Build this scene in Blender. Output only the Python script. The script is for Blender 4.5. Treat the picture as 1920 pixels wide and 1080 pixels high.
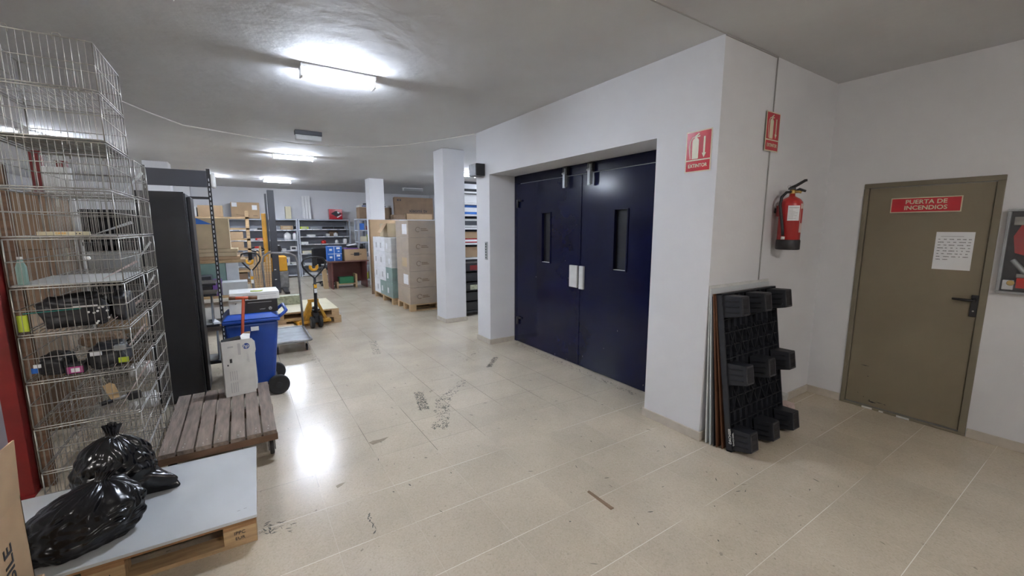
import bpy, bmesh, math, random
from mathutils import Vector, Matrix, Euler, noise
C = bpy.context.scene.collection
for o in list(bpy.data.objects): bpy.data.objects.remove(o)
R = math.radians; PI = math.pi
random.seed(7)

# ------------------------------------------------------------------ camera, world, exposure
CAMZ = 1.65; YAW = R(33.0); PITCH = R(8.18); FPX = 780.0
cam = bpy.data.cameras.new('camera'); cam_o = bpy.data.objects.new('camera', cam); C.objects.link(cam_o)
cam.sensor_width = 36; cam.lens = FPX/1920*36; cam.clip_start = 0.05; cam.clip_end = 100
cam_o.location = (0, 0, CAMZ); cam_o.rotation_euler = (PI/2-PITCH, 0, -YAW)
bpy.context.scene.camera = cam_o
W = bpy.data.worlds.new('world'); bpy.context.scene.world = W; W.use_nodes = True
W.node_tree.nodes['Background'].inputs[0].default_value = (0.5, 0.55, 0.6, 1)
W.node_tree.nodes['Background'].inputs[1].default_value = 0.15
vs = bpy.context.scene.view_settings
vs.view_transform = 'Standard'; vs.look = 'None'; vs.gamma = 1; vs.use_curve_mapping = False; vs.exposure = 3.15
COOL = (0.80, 0.885, 1.04); WARM = (0.98, 0.94, 0.91)
LAMP = 44.0      # radiance of a lit tube lamp cover

# ------------------------------------------------------------------ survey helpers: a point of the photo on a known plane
_cy, _sy, _cp, _sp = math.cos(YAW), math.sin(YAW), math.cos(PITCH), math.sin(PITCH)
_f = Vector((_sy*_cp, _cy*_cp, -_sp)); _r = Vector((_cy, -_sy, 0)); _u = _r.cross(_f)
def _ray(px, py): return _f + _r*((px-960)/FPX) - _u*((py-540)/FPX)
def on_y(px, py, Y):
    d = _ray(px, py); return Vector((0, 0, CAMZ)) + d*(Y/d.y)
def on_x(px, py, X):
    d = _ray(px, py); return Vector((0, 0, CAMZ)) + d*(X/d.x)
def on_z(px, py, Z):
    d = _ray(px, py); return Vector((0, 0, CAMZ)) + d*((Z-CAMZ)/d.z)

# ------------------------------------------------------------------ materials
M = {}
def mat(name, col, rough=0.5, metal=0.0, var=0.06, scale=6.0, bump=0.0, bscale=None, emit=None, coat=0.0, alpha=None, spec=None, stretch=None):
    m = bpy.data.materials.new(name); m.use_nodes = True
    nt = m.node_tree; b = nt.nodes['Principled BSDF']
    tc = nt.nodes.new('ShaderNodeTexCoord'); mp = nt.nodes.new('ShaderNodeMapping')
    nt.links.new(tc.outputs['Object'], mp.inputs['Vector'])
    if stretch: mp.inputs['Scale'].default_value = stretch
    n = nt.nodes.new('ShaderNodeTexNoise'); n.inputs['Scale'].default_value = scale; n.inputs['Detail'].default_value = 5
    nt.links.new(mp.outputs[0], n.inputs['Vector'])
    r = nt.nodes.new('ShaderNodeValToRGB')
    r.color_ramp.elements[0].position = 0.3; r.color_ramp.elements[1].position = 0.7
    c = col
    r.color_ramp.elements[0].color = (c[0]*(1-var), c[1]*(1-var), c[2]*(1-var), 1)
    r.color_ramp.elements[1].color = (min(1, c[0]*(1+var)), min(1, c[1]*(1+var)), min(1, c[2]*(1+var)), 1)
    nt.links.new(n.outputs[0], r.inputs[0]); nt.links.new(r.outputs[0], b.inputs['Base Color'])
    b.inputs['Roughness'].default_value = rough; b.inputs['Metallic'].default_value = metal
    if spec is not None: b.inputs['Specular IOR Level'].default_value = spec
    if coat: b.inputs['Coat Weight'].default_value = coat; b.inputs['Coat Roughness'].default_value = 0.08
    if bump:
        n2 = nt.nodes.new('ShaderNodeTexNoise'); n2.inputs['Scale'].default_value = bscale or scale*8; n2.inputs['Detail'].default_value = 4
        nt.links.new(mp.outputs[0], n2.inputs['Vector'])
        bp = nt.nodes.new('ShaderNodeBump'); bp.inputs['Strength'].default_value = bump; bp.inputs['Distance'].default_value = 0.01
        nt.links.new(n2.outputs[0], bp.inputs['Height']); nt.links.new(bp.outputs[0], b.inputs['Normal'])
    if emit: b.inputs['Emission Color'].default_value = (*emit[0], 1); b.inputs['Emission Strength'].default_value = emit[1]
    if alpha is not None: b.inputs['Alpha'].default_value = alpha
    M[name] = m; return m

mat('wall_paint', (0.70, 0.70, 0.715), 0.6, var=0.03, scale=1.6, bump=0.12, bscale=35)
mat('ceiling_paint', (0.595, 0.60, 0.61), 0.75, var=0.04, scale=1.2, bump=0.7, bscale=7)
mat('base_tile', (0.52, 0.47, 0.40), 0.3, var=0.08, scale=14)
mat('white_plastic', (0.78, 0.78, 0.77), 0.35, var=0.02)
mat('dirty_white', (0.62, 0.62, 0.60), 0.45, var=0.08, scale=12)
mat('white_board', (0.56, 0.585, 0.60), 0.35, var=0.03, scale=4)
mat('paper', (0.80, 0.81, 0.83), 0.7, var=0.02)
mat('ink', (0.03, 0.03, 0.035), 0.6)
mat('grey_ink', (0.45, 0.45, 0.46), 0.6)
mat('blue_door', (0.0045, 0.006, 0.028), 0.16, var=0.12, scale=3, bump=0.06, bscale=4, spec=0.28)
mat('black_slot', (0.008, 0.008, 0.012), 0.4)
mat('brown_door', (0.22, 0.185, 0.125), 0.42, var=0.05, scale=1.5, bump=0.03, bscale=6)
mat('brown_frame', (0.19, 0.165, 0.115), 0.5, var=0.12, scale=4)
mat('sign_red', (0.50, 0.012, 0.022), 0.22, var=0.04, coat=0.5)
mat('sign_cream', (0.66, 0.60, 0.43), 0.3)
mat('red_paint', (0.42, 0.018, 0.018), 0.3, var=0.1, coat=0.4)
mat('red_steel', (0.19, 0.010, 0.010), 0.45, var=0.15, scale=8)
mat('black_plastic', (0.018, 0.018, 0.021), 0.45, var=0.2, scale=10)
mat('black_satin', (0.014, 0.014, 0.016), 0.35, var=0.15, scale=5)
mat('banner_grey', (0.04, 0.042, 0.052), 0.4, var=0.1, scale=2)
mat('pallet_plastic', (0.016, 0.018, 0.024), 0.5, var=0.2, scale=9)
mat('pallet_worn', (0.05, 0.05, 0.056), 0.55, var=0.3, scale=25)
mat('rubber', (0.022, 0.022, 0.022), 0.7, var=0.2, scale=20)
mat('grey_rubber', (0.11, 0.105, 0.10), 0.65, var=0.2, scale=20)
mat('bag_plastic', (0.006, 0.006, 0.0075), 0.22, var=0.2, scale=4, bump=0.35, bscale=14)
mat('chrome_wire', (0.40, 0.39, 0.365), 0.36, 0.8, var=0.15, scale=20)
mat('galvanised', (0.38, 0.40, 0.41), 0.42, 0.5, var=0.12, scale=9)
mat('grey_shelf', (0.45, 0.48, 0.53), 0.5, 0.1, var=0.05)
mat('shelf_back', (0.33, 0.345, 0.375), 0.6, var=0.05)
mat('grey_sheet', (0.42, 0.43, 0.42), 0.5, 0.1, var=0.08, scale=5)
mat('pink_card', (0.60, 0.47, 0.43), 0.7, var=0.06)
mat('dark_steel', (0.05, 0.05, 0.055), 0.4, 0.6, var=0.2, scale=15)
mat('brass', (0.55, 0.38, 0.14), 0.3, 0.9)
mat('cardboard', (0.42, 0.285, 0.165), 0.8, var=0.10, scale=4, bump=0.05, bscale=60)
mat('cardboard_dark', (0.22, 0.145, 0.09), 0.8, var=0.12, scale=5)
mat('cardboard_pale', (0.50, 0.40, 0.26), 0.8, var=0.10, scale=6)
mat('cardboard_grey', (0.41, 0.32, 0.235), 0.6, var=0.08, scale=5)
mat('tape', (0.50, 0.42, 0.30), 0.25, var=0.05)
mat('wood_pale', (0.48, 0.33, 0.18), 0.7, var=0.25, scale=5, stretch=(1, 8, 8))
mat('wood_orange', (0.36, 0.20, 0.09), 0.7, var=0.25, scale=4, stretch=(1, 10, 10))
mat('dolly_wood', (0.20, 0.155, 0.125), 0.75, var=0.35, scale=4, stretch=(9, 1, 9), bump=0.3, bscale=12)
mat('dolly_edge', (0.15, 0.085, 0.05), 0.7, var=0.3, scale=4, stretch=(1, 9, 9))
mat('brown_mdf', (0.14, 0.06, 0.03), 0.6, var=0.2, scale=3)
mat('mahogany', (0.15, 0.042, 0.038), 0.4, var=0.15, scale=3)
mat('desk_top', (0.20, 0.10, 0.08), 0.35, var=0.1)
mat('bin_blue', (0.010, 0.055, 0.30), 0.33, var=0.06, scale=3)
mat('box_blue', (0.02, 0.14, 0.52), 0.45, var=0.05)
mat('yellow_paint', (0.80, 0.40, 0.025), 0.38, var=0.08, scale=6)
mat('yellow_worn', (0.55, 0.28, 0.03), 0.45, var=0.35, scale=12)
mat('orange_pole', (0.50, 0.085, 0.035), 0.4, var=0.15, scale=14)
mat('green_box', (0.01, 0.14, 0.06), 0.5)
mat('green_glass', (0.22, 0.34, 0.30), 0.3, var=0.12, scale=4)
mat('teal', (0.03, 0.35, 0.30), 0.5)
mat('lime', (0.45, 0.55, 0.04), 0.5)
mat('magenta', (0.45, 0.06, 0.25), 0.5)
mat('purple', (0.16, 0.07, 0.30), 0.5)
mat('navy', (0.02, 0.025, 0.10), 0.4)
mat('hp_blue', (0.01, 0.05, 0.28), 0.4)
mat('red_plastic', (0.60, 0.03, 0.02), 0.35)
mat('tan_item', (0.50, 0.36, 0.20), 0.6)
mat('cream_item', (0.62, 0.57, 0.40), 0.6)
mat('scuff', (0.075, 0.07, 0.052), 0.5, var=0.4, scale=30)
mat('chip', (0.24, 0.20, 0.14), 0.8, var=0.15, scale=20)
mat('lens_grey', (0.55, 0.57, 0.58), 0.3)
mat('lamp_on', (0.9, 0.9, 0.9), 0.5, emit=(COOL, LAMP))
mat('lamp_on_far', (0.9, 0.9, 0.9), 0.5, emit=(COOL, LAMP*0.8))
mat('lamp_warm', (0.9, 0.9, 0.9), 0.5, emit=(WARM, LAMP*0.8))
mat('pattern_paper', (0.40, 0.42, 0.30), 0.6, var=0.35, scale=22)
mat('deck_grey', (0.15, 0.165, 0.185), 0.4, 0.3, var=0.3, scale=7)
mat('purple_grey', (0.34, 0.33, 0.40), 0.5)
mat('conduit', (0.36, 0.355, 0.34), 0.6)
mat('cable_white', (0.72, 0.71, 0.68), 0.5)
mat('worn_grey_paint', (0.26, 0.255, 0.25), 0.45, 0.3, var=0.3, scale=12)

def glassy(name, col, alpha, rough):
    m = bpy.data.materials.new(name); m.use_nodes = True; nt = m.node_tree
    out = nt.nodes['Material Output']; nt.nodes.remove(nt.nodes['Principled BSDF'])
    t = nt.nodes.new('ShaderNodeBsdfTransparent'); g = nt.nodes.new('ShaderNodeBsdfPrincipled')
    g.inputs['Base Color'].default_value = (*col, 1); g.inputs['Roughness'].default_value = rough
    mx = nt.nodes.new('ShaderNodeMixShader'); n = nt.nodes.new('ShaderNodeTexNoise'); n.inputs['Scale'].default_value = 3.5
    tc = nt.nodes.new('ShaderNodeTexCoord'); mp = nt.nodes.new('ShaderNodeMapping'); mp.inputs['Scale'].default_value = (1, 1, 3)
    nt.links.new(tc.outputs['Object'], mp.inputs[0]); nt.links.new(mp.outputs[0], n.inputs['Vector'])
    mr = nt.nodes.new('ShaderNodeMapRange'); mr.inputs[1].default_value = 0.35; mr.inputs[2].default_value = 0.7
    mr.inputs[3].default_value = alpha*0.5; mr.inputs[4].default_value = min(1, alpha*1.6)
    nt.links.new(n.outputs[0], mr.inputs[0]); nt.links.new(mr.outputs[0], mx.inputs[0])
    bp = nt.nodes.new('ShaderNodeBump'); bp.inputs['Strength'].default_value = 0.6; bp.inputs['Distance'].default_value = 0.02
    nt.links.new(n.outputs[0], bp.inputs['Height']); nt.links.new(bp.outputs[0], g.inputs['Normal'])
    nt.links.new(t.outputs[0], mx.inputs[1]); nt.links.new(g.outputs[0], mx.inputs[2]); nt.links.new(mx.outputs[0], out.inputs[0])
    M[name] = m
glassy('stretch_film', (0.75, 0.76, 0.78), 0.12, 0.12)
glassy('clear_glass', (0.35, 0.35, 0.36), 0.10, 0.03)

def floor_material():
    m = bpy.data.materials.new('terrazzo_floor'); m.use_nodes = True; nt = m.node_tree; b = nt.nodes['Principled BSDF']
    N = lambda t: nt.nodes.new(t)
    L = nt.links.new
    geo = N('ShaderNodeTexCoord'); sep = N('ShaderNodeSeparateXYZ'); L(geo.outputs['Object'], sep.inputs[0])
    def line(sock, pitch, off):
        a = N('ShaderNodeMath'); a.operation = 'SUBTRACT'; L(sock, a.inputs[0]); a.inputs[1].default_value = off
        d = N('ShaderNodeMath'); d.operation = 'DIVIDE'; L(a.outputs[0], d.inputs[0]); d.inputs[1].default_value = pitch
        f = N('ShaderNodeMath'); f.operation = 'FRACT'; L(d.outputs[0], f.inputs[0])
        s = N('ShaderNodeMath'); s.operation = 'SUBTRACT'; L(f.outputs[0], s.inputs[0]); s.inputs[1].default_value = 0.5
        ab = N('ShaderNodeMath'); ab.operation = 'ABSOLUTE'; L(s.outputs[0], ab.inputs[0])
        g = N('ShaderNodeMath'); g.operation = 'GREATER_THAN'; L(ab.outputs[0], g.inputs[0]); g.inputs[1].default_value = 0.5-0.0042
        fl = N('ShaderNodeMath'); fl.operation = 'FLOOR'; L(d.outputs[0], fl.inputs[0])
        rd = N('ShaderNodeMath'); rd.operation = 'ROUND'; L(d.outputs[0], rd.inputs[0])
        return g, fl, rd
    gx, fx, rx = line(sep.outputs['X'], 0.41, -0.107); gy, fy, ry = line(sep.outputs['Y'], 0.405, 0.07)
    mx = N('ShaderNodeMath'); mx.operation = 'MAXIMUM'
    # patchy visibility of the joints
    pn = N('ShaderNodeTexNoise'); pn.inputs['Scale'].default_value = 1.3; pn.inputs['Detail'].default_value = 3; L(geo.outputs['Object'], pn.inputs['Vector'])
    pr = N('ShaderNodeMapRange'); pr.inputs[1].default_value = 0.38; pr.inputs[2].default_value = 0.54; L(pn.outputs[0], pr.inputs[0])
    lt = N('ShaderNodeMath'); lt.operation = 'LESS_THAN'; L(sep.outputs['Y'], lt.inputs[0]); lt.inputs[1].default_value = 2.75
    fx_ = N('ShaderNodeMapRange'); fx_.inputs[3].default_value = 1.0; fx_.inputs[4].default_value = 0.22; L(lt.outputs[0], fx_.inputs[0])
    gxf = N('ShaderNodeMath'); gxf.operation = 'MULTIPLY'; L(gx.outputs[0], gxf.inputs[0]); L(fx_.outputs[0], gxf.inputs[1])
    fy_ = N('ShaderNodeMapRange'); fy_.inputs[3].default_value = 0.6; fy_.inputs[4].default_value = 1.0; L(lt.outputs[0], fy_.inputs[0])
    gyf = N('ShaderNodeMath'); gyf.operation = 'MULTIPLY'; L(gy.outputs[0], gyf.inputs[0]); L(fy_.outputs[0], gyf.inputs[1])
    L(gxf.outputs[0], mx.inputs[0]); L(gyf.outputs[0], mx.inputs[1])
    vis = N('ShaderNodeMath'); vis.operation = 'MULTIPLY'; L(mx.outputs[0], vis.inputs[0]); L(pr.outputs[0], vis.inputs[1])
    # per tile tone
    cmb = N('ShaderNodeCombineXYZ'); L(fx.outputs[0], cmb.inputs[0]); L(fy.outputs[0], cmb.inputs[1])
    wn = N('ShaderNodeTexWhiteNoise'); wn.noise_dimensions = '2D'; L(cmb.outputs[0], wn.inputs['Vector'])
    # chips of the terrazzo
    sp = N('ShaderNodeTexVoronoi'); sp.inputs['Scale'].default_value = 130; L(geo.outputs['Object'], sp.inputs['Vector'])
    sr = N('ShaderNodeValToRGB'); L(sp.outputs['Color'], sr.inputs[0])
    e = sr.color_ramp.elements
    e[0].position = 0.0; e[0].color = (0.475, 0.41, 0.315, 1); e[1].position = 1.0; e[1].color = (0.585, 0.515, 0.41, 1)
    x = sr.color_ramp.elements.new(0.3); x.color = (0.535, 0.465, 0.362, 1)
    bn = N('ShaderNodeTexNoise'); bn.inputs['Scale'].default_value = 2.2; bn.inputs['Detail'].default_value = 6; L(geo.outputs['Object'], bn.inputs['Vector'])
    br = N('ShaderNodeMapRange'); br.inputs[1].default_value = 0.3; br.inputs[2].default_value = 0.7; br.inputs[3].default_value = 0.90; br.inputs[4].default_value = 1.06; L(bn.outputs[0], br.inputs[0])
    tv = N('ShaderNodeMapRange'); tv.inputs[3].default_value = 0.955; tv.inputs[4].default_value = 1.03; L(wn.outputs['Value'], tv.inputs[0])
    mu = N('ShaderNodeMath'); mu.operation = 'MULTIPLY'; L(br.outputs[0], mu.inputs[0]); L(tv.outputs[0], mu.inputs[1])
    cm = N('ShaderNodeVectorMath'); cm.operation = 'SCALE'; L(sr.outputs[0], cm.inputs[0]); L(mu.outputs[0], cm.inputs['Scale'])
    # small dirt specks
    dn = N('ShaderNodeTexNoise'); dn.inputs['Scale'].default_value = 26; dn.inputs['Detail'].default_value = 2; L(geo.outputs['Object'], dn.inputs['Vector'])
    dr = N('ShaderNodeMapRange'); dr.inputs[1].default_value = 0.71; dr.inputs[2].default_value = 0.76; dr.inputs[4].default_value = 0.55; L(dn.outputs[0], dr.inputs[0])
    mixd = N('ShaderNodeMix'); mixd.data_type = 'RGBA'; L(dr.outputs[0], mixd.inputs[0]); L(cm.outputs[0], mixd.inputs[6]); mixd.inputs[7].default_value = (0.16, 0.14, 0.11, 1)
    # joint colour: dirty joints deep in the hall, white grout in the newer rows near the fire door
    jc = N('ShaderNodeMix'); jc.data_type = 'RGBA'; L(lt.outputs[0], jc.inputs[0]); jc.inputs[6].default_value = (0.17, 0.155, 0.13, 1); jc.inputs[7].default_value = (0.80, 0.78, 0.70, 1)
    mixj = N('ShaderNodeMix'); mixj.data_type = 'RGBA'; L(vis.outputs[0], mixj.inputs[0]); L(mixd.outputs[2], mixj.inputs[6]); L(jc.outputs[2], mixj.inputs[7])
    L(mixj.outputs[2], b.inputs['Base Color'])
    rr = N('ShaderNodeMapRange'); rr.inputs[1].default_value = 0.3; rr.inputs[2].default_value = 0.7; rr.inputs[3].default_value = 0.20; rr.inputs[4].default_value = 0.25; L(bn.outputs[0], rr.inputs[0])
    L(rr.outputs[0], b.inputs['Roughness'])
    wv = N('ShaderNodeTexNoise'); wv.inputs['Scale'].default_value = 5; wv.inputs['Detail'].default_value = 2; L(geo.outputs['Object'], wv.inputs['Vector'])
    bp = N('ShaderNodeBump'); bp.inputs['Strength'].default_value = 0.10; bp.inputs['Distance'].default_value = 0.01; L(wv.outputs[0], bp.inputs['Height']); L(bp.outputs[0], b.inputs['Normal'])
    b.inputs['Specular IOR Level'].default_value = 0.36
    M['terrazzo'] = m
floor_material()

# ------------------------------------------------------------------ mesh builder
class B:
    def __init__(s): s.bm = bmesh.new(); s.mi = 0; s.mats = []
    def use(s, name):
        m = M[name]
        if m not in s.mats: s.mats.append(m)
        s.mi = s.mats.index(m); return s
    def _fin(s, faces, smooth=False):
        for f in faces: f.material_index = s.mi; f.smooth = smooth
    def box(s, x0, x1, y0, y1, z0, z1, mtx=None):
        v = [Vector(p) for p in ((x0,y0,z0),(x1,y0,z0),(x1,y1,z0),(x0,y1,z0),(x0,y0,z1),(x1,y0,z1),(x1,y1,z1),(x0,y1,z1))]
        if mtx: v = [mtx @ p for p in v]
        return s.hexa(v)
    def hexa(s, v):
        v = [s.bm.verts.new(p) for p in v]
        f = [s.bm.faces.new([v[i] for i in q]) for q in ((3,2,1,0),(4,5,6,7),(0,1,5,4),(1,2,6,5),(2,3,7,6),(3,0,4,7))]
        s._fin(f); return s
    def poly(s, pts, d):            # extrude a planar polygon by vector d
        a = [s.bm.verts.new(Vector(p)) for p in pts]; b = [s.bm.verts.new(Vector(p)+Vector(d)) for p in pts]
        n = len(a); f = [s.bm.faces.new(a[::-1]), s.bm.faces.new(b)]
        for i in range(n): f.append(s.bm.faces.new((a[i], a[(i+1)%n], b[(i+1)%n], b[i])))
        s._fin(f); return s
    def tube(s, pts, r, seg=8, closed=False, caps=True):
        pts = [Vector(p) for p in pts]; n = len(pts); rings = []
        rr = r if isinstance(r, (list, tuple)) else [r]*n
        up = None
        for i in range(n):
            if closed: t = (pts[(i+1)%n]-pts[i-1])
            else: t = pts[min(i+1, n-1)]-pts[max(i-1, 0)]
            t.normalize()
            if up is None:
                up = Vector((0, 0, 1)) if abs(t.z) < 0.9 else Vector((1, 0, 0))
            a = t.cross(up)
            if a.length < 1e-4: a = t.cross(Vector((0, 1, 0)))
            a.normalize(); up = a.cross(t).normalized()
            rings.append([s.bm.verts.new(pts[i] + a*math.cos(2*PI*k/seg)*rr[i] + up*math.sin(2*PI*k/seg)*rr[i]) for k in range(seg)])
        f = []
        for i in range(n if closed else n-1):
            A = rings[i]; Bq = rings[(i+1) % n]
            for k in range(seg): f.append(s.bm.faces.new((A[k], A[(k+1)%seg], Bq[(k+1)%seg], Bq[k])))
        s._fin(f, True)
        if caps and not closed: s._fin([s.bm.faces.new(rings[0][::-1]), s.bm.faces.new(rings[-1])])
        return s
    def wire(s, a, b, r): return s.tube([a, b], r, 5, caps=False)
    def lathe(s, prof, c=(0,0,0), axis='z', seg=24):
        rings = []
        for (r, h) in prof:
            ring = []
            for k in range(seg):
                ca, sa = math.cos(2*PI*k/seg)*r, math.sin(2*PI*k/seg)*r
                p = {'z': (ca, sa, h), 'x': (h, ca, sa), 'y': (sa, h, ca)}[axis]
                ring.append(s.bm.verts.new(Vector(p)+Vector(c)))
            rings.append(ring)
        f = []
        for i in range(len(rings)-1):
            for k in range(seg): f.append(s.bm.faces.new((rings[i][k], rings[i][(k+1)%seg], rings[i+1][(k+1)%seg], rings[i+1][k])))
        s._fin(f, True)
        s._fin([s.bm.faces.new(rings[0][::-1]), s.bm.faces.new(rings[-1])]); return s
    def text(s, txt, size, mtx, bold=0.0, ext=0.0006, align='CENTER', sx=1.0):
        cu = bpy.data.curves.new('t', 'FONT'); cu.body = txt; cu.size = size; cu.align_x = align; cu.align_y = 'CENTER'
        cu.offset = bold*size; cu.extrude = ext; cu.resolution_u = 3
        o = bpy.data.objects.new('t', cu); C.objects.link(o)
        bpy.context.view_layer.update()
        me = bpy.data.meshes.new_from_object(o.evaluated_get(bpy.context.evaluated_depsgraph_get()))
        me.transform(mtx @ Matrix.Diagonal((sx, 1, 1, 1)))
        k = len(s.bm.faces); s.bm.from_mesh(me); s.bm.faces.ensure_lookup_table()
        for f in s.bm.faces[k:]: f.material_index = s.mi
        bpy.data.objects.remove(o); bpy.data.curves.remove(cu); bpy.data.meshes.remove(me); return s
    def done(s, name, parent=None, bevel=0.0, seg=2, smooth=False, loc=None, rot=None):
        bmesh.ops.recalc_face_normals(s.bm, faces=s.bm.faces[:])
        me = bpy.data.meshes.new(name); s.bm.to_mesh(me); s.bm.free()
        for m in s.mats: me.materials.append(m)
        o = bpy.data.objects.new(name, me); C.objects.link(o)
        if loc is not None: o.location = loc
        if rot is not None: o.rotation_euler = rot
        if smooth:
            for p in me.polygons: p.use_smooth = True
        if bevel:
            md = o.modifiers.new('b', 'BEVEL'); md.width = bevel; md.segments = seg; md.limit_method = 'ANGLE'; md.angle_limit = R(40)
            md.harden_normals = False
        if parent: o.parent = parent
        return o
def N(mname): return B().use(mname)

def tag(o, label, cat, group=None):
    o['label'] = label; o['category'] = cat
    if group: o['group'] = group
    return o
def thing(name, label, cat, loc=(0,0,0), rz=0, group=None):
    o = bpy.data.objects.new(name, None); C.objects.link(o); o.location = loc; o.rotation_euler = (0, 0, rz); o.empty_display_size = 0.1
    return tag(o, label, cat, group)
def structure(o): o['kind'] = 'structure'; return o
def copy_tree(o, loc, rz, label, group=None):
    def cp(s, parent):
        c = s.copy(); C.objects.link(c)
        if parent: c.parent = parent
        for ch in list(s.children): cp(ch, c)
        return c
    r = cp(o, None); r.location = loc; r.rotation_euler = (0, 0, rz); r['label'] = label
    if group: r['group'] = group
    return r
def plane_mtx(origin, xdir, ydir):   # local text plane -> world
    x = Vector(xdir).normalized(); y = Vector(ydir).normalized(); z = x.cross(y)
    m = Matrix((x, y, z)).transposed().to_4x4(); m.translation = Vector(origin); return m
def round_rect(x0, x1, y0, y1, r, n=4):
    pts = []
    for cx, cy, a in ((x1-r, y1-r, 0), (x0+r, y1-r, 90), (x0+r, y0+r, 180), (x1-r, y0+r, 270)):
        for k in range(n+1):
            t = R(a+90*k/n); pts.append((cx+r*math.cos(t), cy+r*math.sin(t)))
    return pts

# ================================================================== THE SETTING
CEIL = 2.97; XA = 2.90; YB = 1.775; XC = 4.75; XD = 3.31
XL, XR, YN, YF = -4.6, 6.6, -3.6, 16.4
structure(N('terrazzo').box(XL-.1, XR+.1, YN-.1, YF+.1, -0.1, 0).done('floor'))
structure(N('ceiling_paint').box(XL-.1, XR+.1, YN-.1, YF+.1, CEIL, CEIL+0.1).done('ceiling'))
structure(N('wall_paint').box(XL-.1, XL, YN-.1, YF+.1, 0, CEIL).done('wall_left'))
structure(N('wall_paint').box(XL, XR, YF, YF+.1, 0, CEIL).done('wall_back'))
structure(N('wall_paint').box(XL, XR, YN-.1, YN, 0, CEIL).done('wall_near'))
structure(N('wall_paint').box(XR, XR+.1, 5.4, YF+.1, 0, CEIL).done('wall_far_right'))
# the lift housing: two piers, lintel, the return walls
b = N('wall_paint')
b.box(XA, 3.42, YB, 2.305, 0, CEIL); b.box(XA, 3.42, 5.03, 5.40, 0, CEIL); b.box(XA, 3.42, 2.305, 5.03, 2.372, CEIL)
structure(b.done('wall_lift'))
structure(N('wall_paint').box(3.42, XC, YB, 1.90, 0, CEIL).done('wall_corner'))
structure(N('wall_paint').box(3.42, XR+.1, 5.28, 5.40, 0, CEIL).done('wall_shaft_back'))
# the wall with the fire door (hole for the door leaf and for the hose cabinet)
DY0, DY1, DZ = 0.65, 1.485, 2.04
b = N('wall_paint')
b.box(XC, XC+.15, YN-.1, DY0, 0, CEIL); b.box(XC, XC+.15, DY1, 1.90, 0, CEIL); b.box(XC, XC+.15, DY0, DY1, DZ, CEIL)
structure(b.done('wall_right'))
# base tiles
def skirting(name, segs):
    b = N('base_tile')
    for (x0, x1, y0, y1) in segs: b.box(x0, x1, y0, y1, 0, 0.072)
    return structure(b.done(name, bevel=0.003))
skirting('baseboard_lift', [(XA-.014, XA, YB-.014, 2.305+.014), (XA-.014, XA, 5.03-.014, 5.414), (XA, 3.30, 5.016, 5.03)])
skirting('baseboard_corner', [(XA, XC, YB-.014, YB)])
skirting('baseboard_right', [(XC-.014, XC, DY1+.005, YB-.014), (XC-.014, XC, YN, DY0-.005)])
skirting('baseboard_back', [(XL, XR, YF-.014, YF)])
# joint line running along the ceiling from the housing corner and down the return wall
structure(N('conduit').box(0.2, XA, YB-.008, YB-.001, CEIL-.006, CEIL-.0005).done('trim_1'))
b = N('conduit'); b.box(XA, 3.62, YB-.010, YB-.001, CEIL-.012, CEIL-.002)
b.tube([(3.615, YB-.006, CEIL-.004), (3.612, YB-.006, 2.57), (3.606, YB-.006, 1.47), (3.60, YB-.006, 0.9)], 0.0045, 6)
structure(b.done('trim_2'))
# pillars
def pillar(name, x0, x1, y0, y1, skirt=True):
    p = structure(N('wall_paint').box(x0, x1, y0, y1, 0, CEIL).done(name, bevel=0.006))
    if skirt:
        q = B().use('base_tile')
        q.box(x0-.014, x1+.014, y0-.014, y0, 0, .072); q.box(x0-.014, x0, y0, y1, 0, .072); q.box(x1, x1+.014, y0, y1, 0, .072)
        structure(q.done('pillar_skirting', p, bevel=.003))
    return p
pillar('pillar_near', 2.93, 3.325, 6.63, 7.03)
pillar('pillar_far', 2.99, 3.38, 11.6, 12.0)
pillar('pillar_left', -1.50, -1.10, 11.0, 11.4)
pillar('pillar_left_back', -1.55, -1.15, 15.9, 16.3, False)

# ---- floor marks: scuffs, chipped tile, dirt
def mark(name, pts, m, h=0.0008):
    return structure(N(m).poly([(x, y, 0.0002) for x, y in pts], (0, 0, h)).done(name, FLOOR))
FLOOR = bpy.data.objects['floor']
def scuff(p0, p1, w, n, seed):
    rnd = random.Random(seed); b = N('scuff')
    a = Vector((*p0, 0)); e = Vector((*p1, 0)); d = (e-a); side = Vector((-d.y, d.x, 0)).normalized()
    for i in range(n*3):
        t = rnd.random(); c = a+d*t+side*rnd.uniform(-w, w); L = rnd.uniform(.004, .022); th = math.atan2(d.y, d.x)+rnd.uniform(-1.0, 1.0)
        u = Vector((math.cos(th), math.sin(th), 0))*L; v = Vector((-math.sin(th), math.cos(th), 0))*rnd.uniform(.001, .0045)
        q = [c-u-v*.3, c-u*.3-v, c+u*.5-v*.8, c+u, c+u*.2+v, c-u*.6+v*.7]
        b.poly([(p.x, p.y, 0.0002) for p in q], (0, 0, 0.0006))
    structure(b.done('floor_scuff', FLOOR))
scuff((1.53, 6.15), (1.41, 5.45), .05, 60, 1); scuff((1.40, 3.90), (1.30, 3.48), .045, 70, 2)
scuff((2.38, 4.18), (2.66, 4.47), .03, 50, 3); scuff((1.55, 3.62), (1.27, 3.05), .07, 60, 4)
scuff((1.95, 3.95), (1.55, 3.60), .05, 22, 5); scuff((0.62, 5.95), (0.72, 5.50), .05, 14, 6)
scuff((-.02, 2.52), (0.13, 2.44), .05, 10, 7); scuff((0.50, 2.32), (0.50, 2.12), .008, 5, 8)
scuff((3.20, 2.66), (3.24, 4.9), .03, 46, 9); scuff((2.2, 4.6), (2.7, 4.9), .10, 8, 10)
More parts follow.
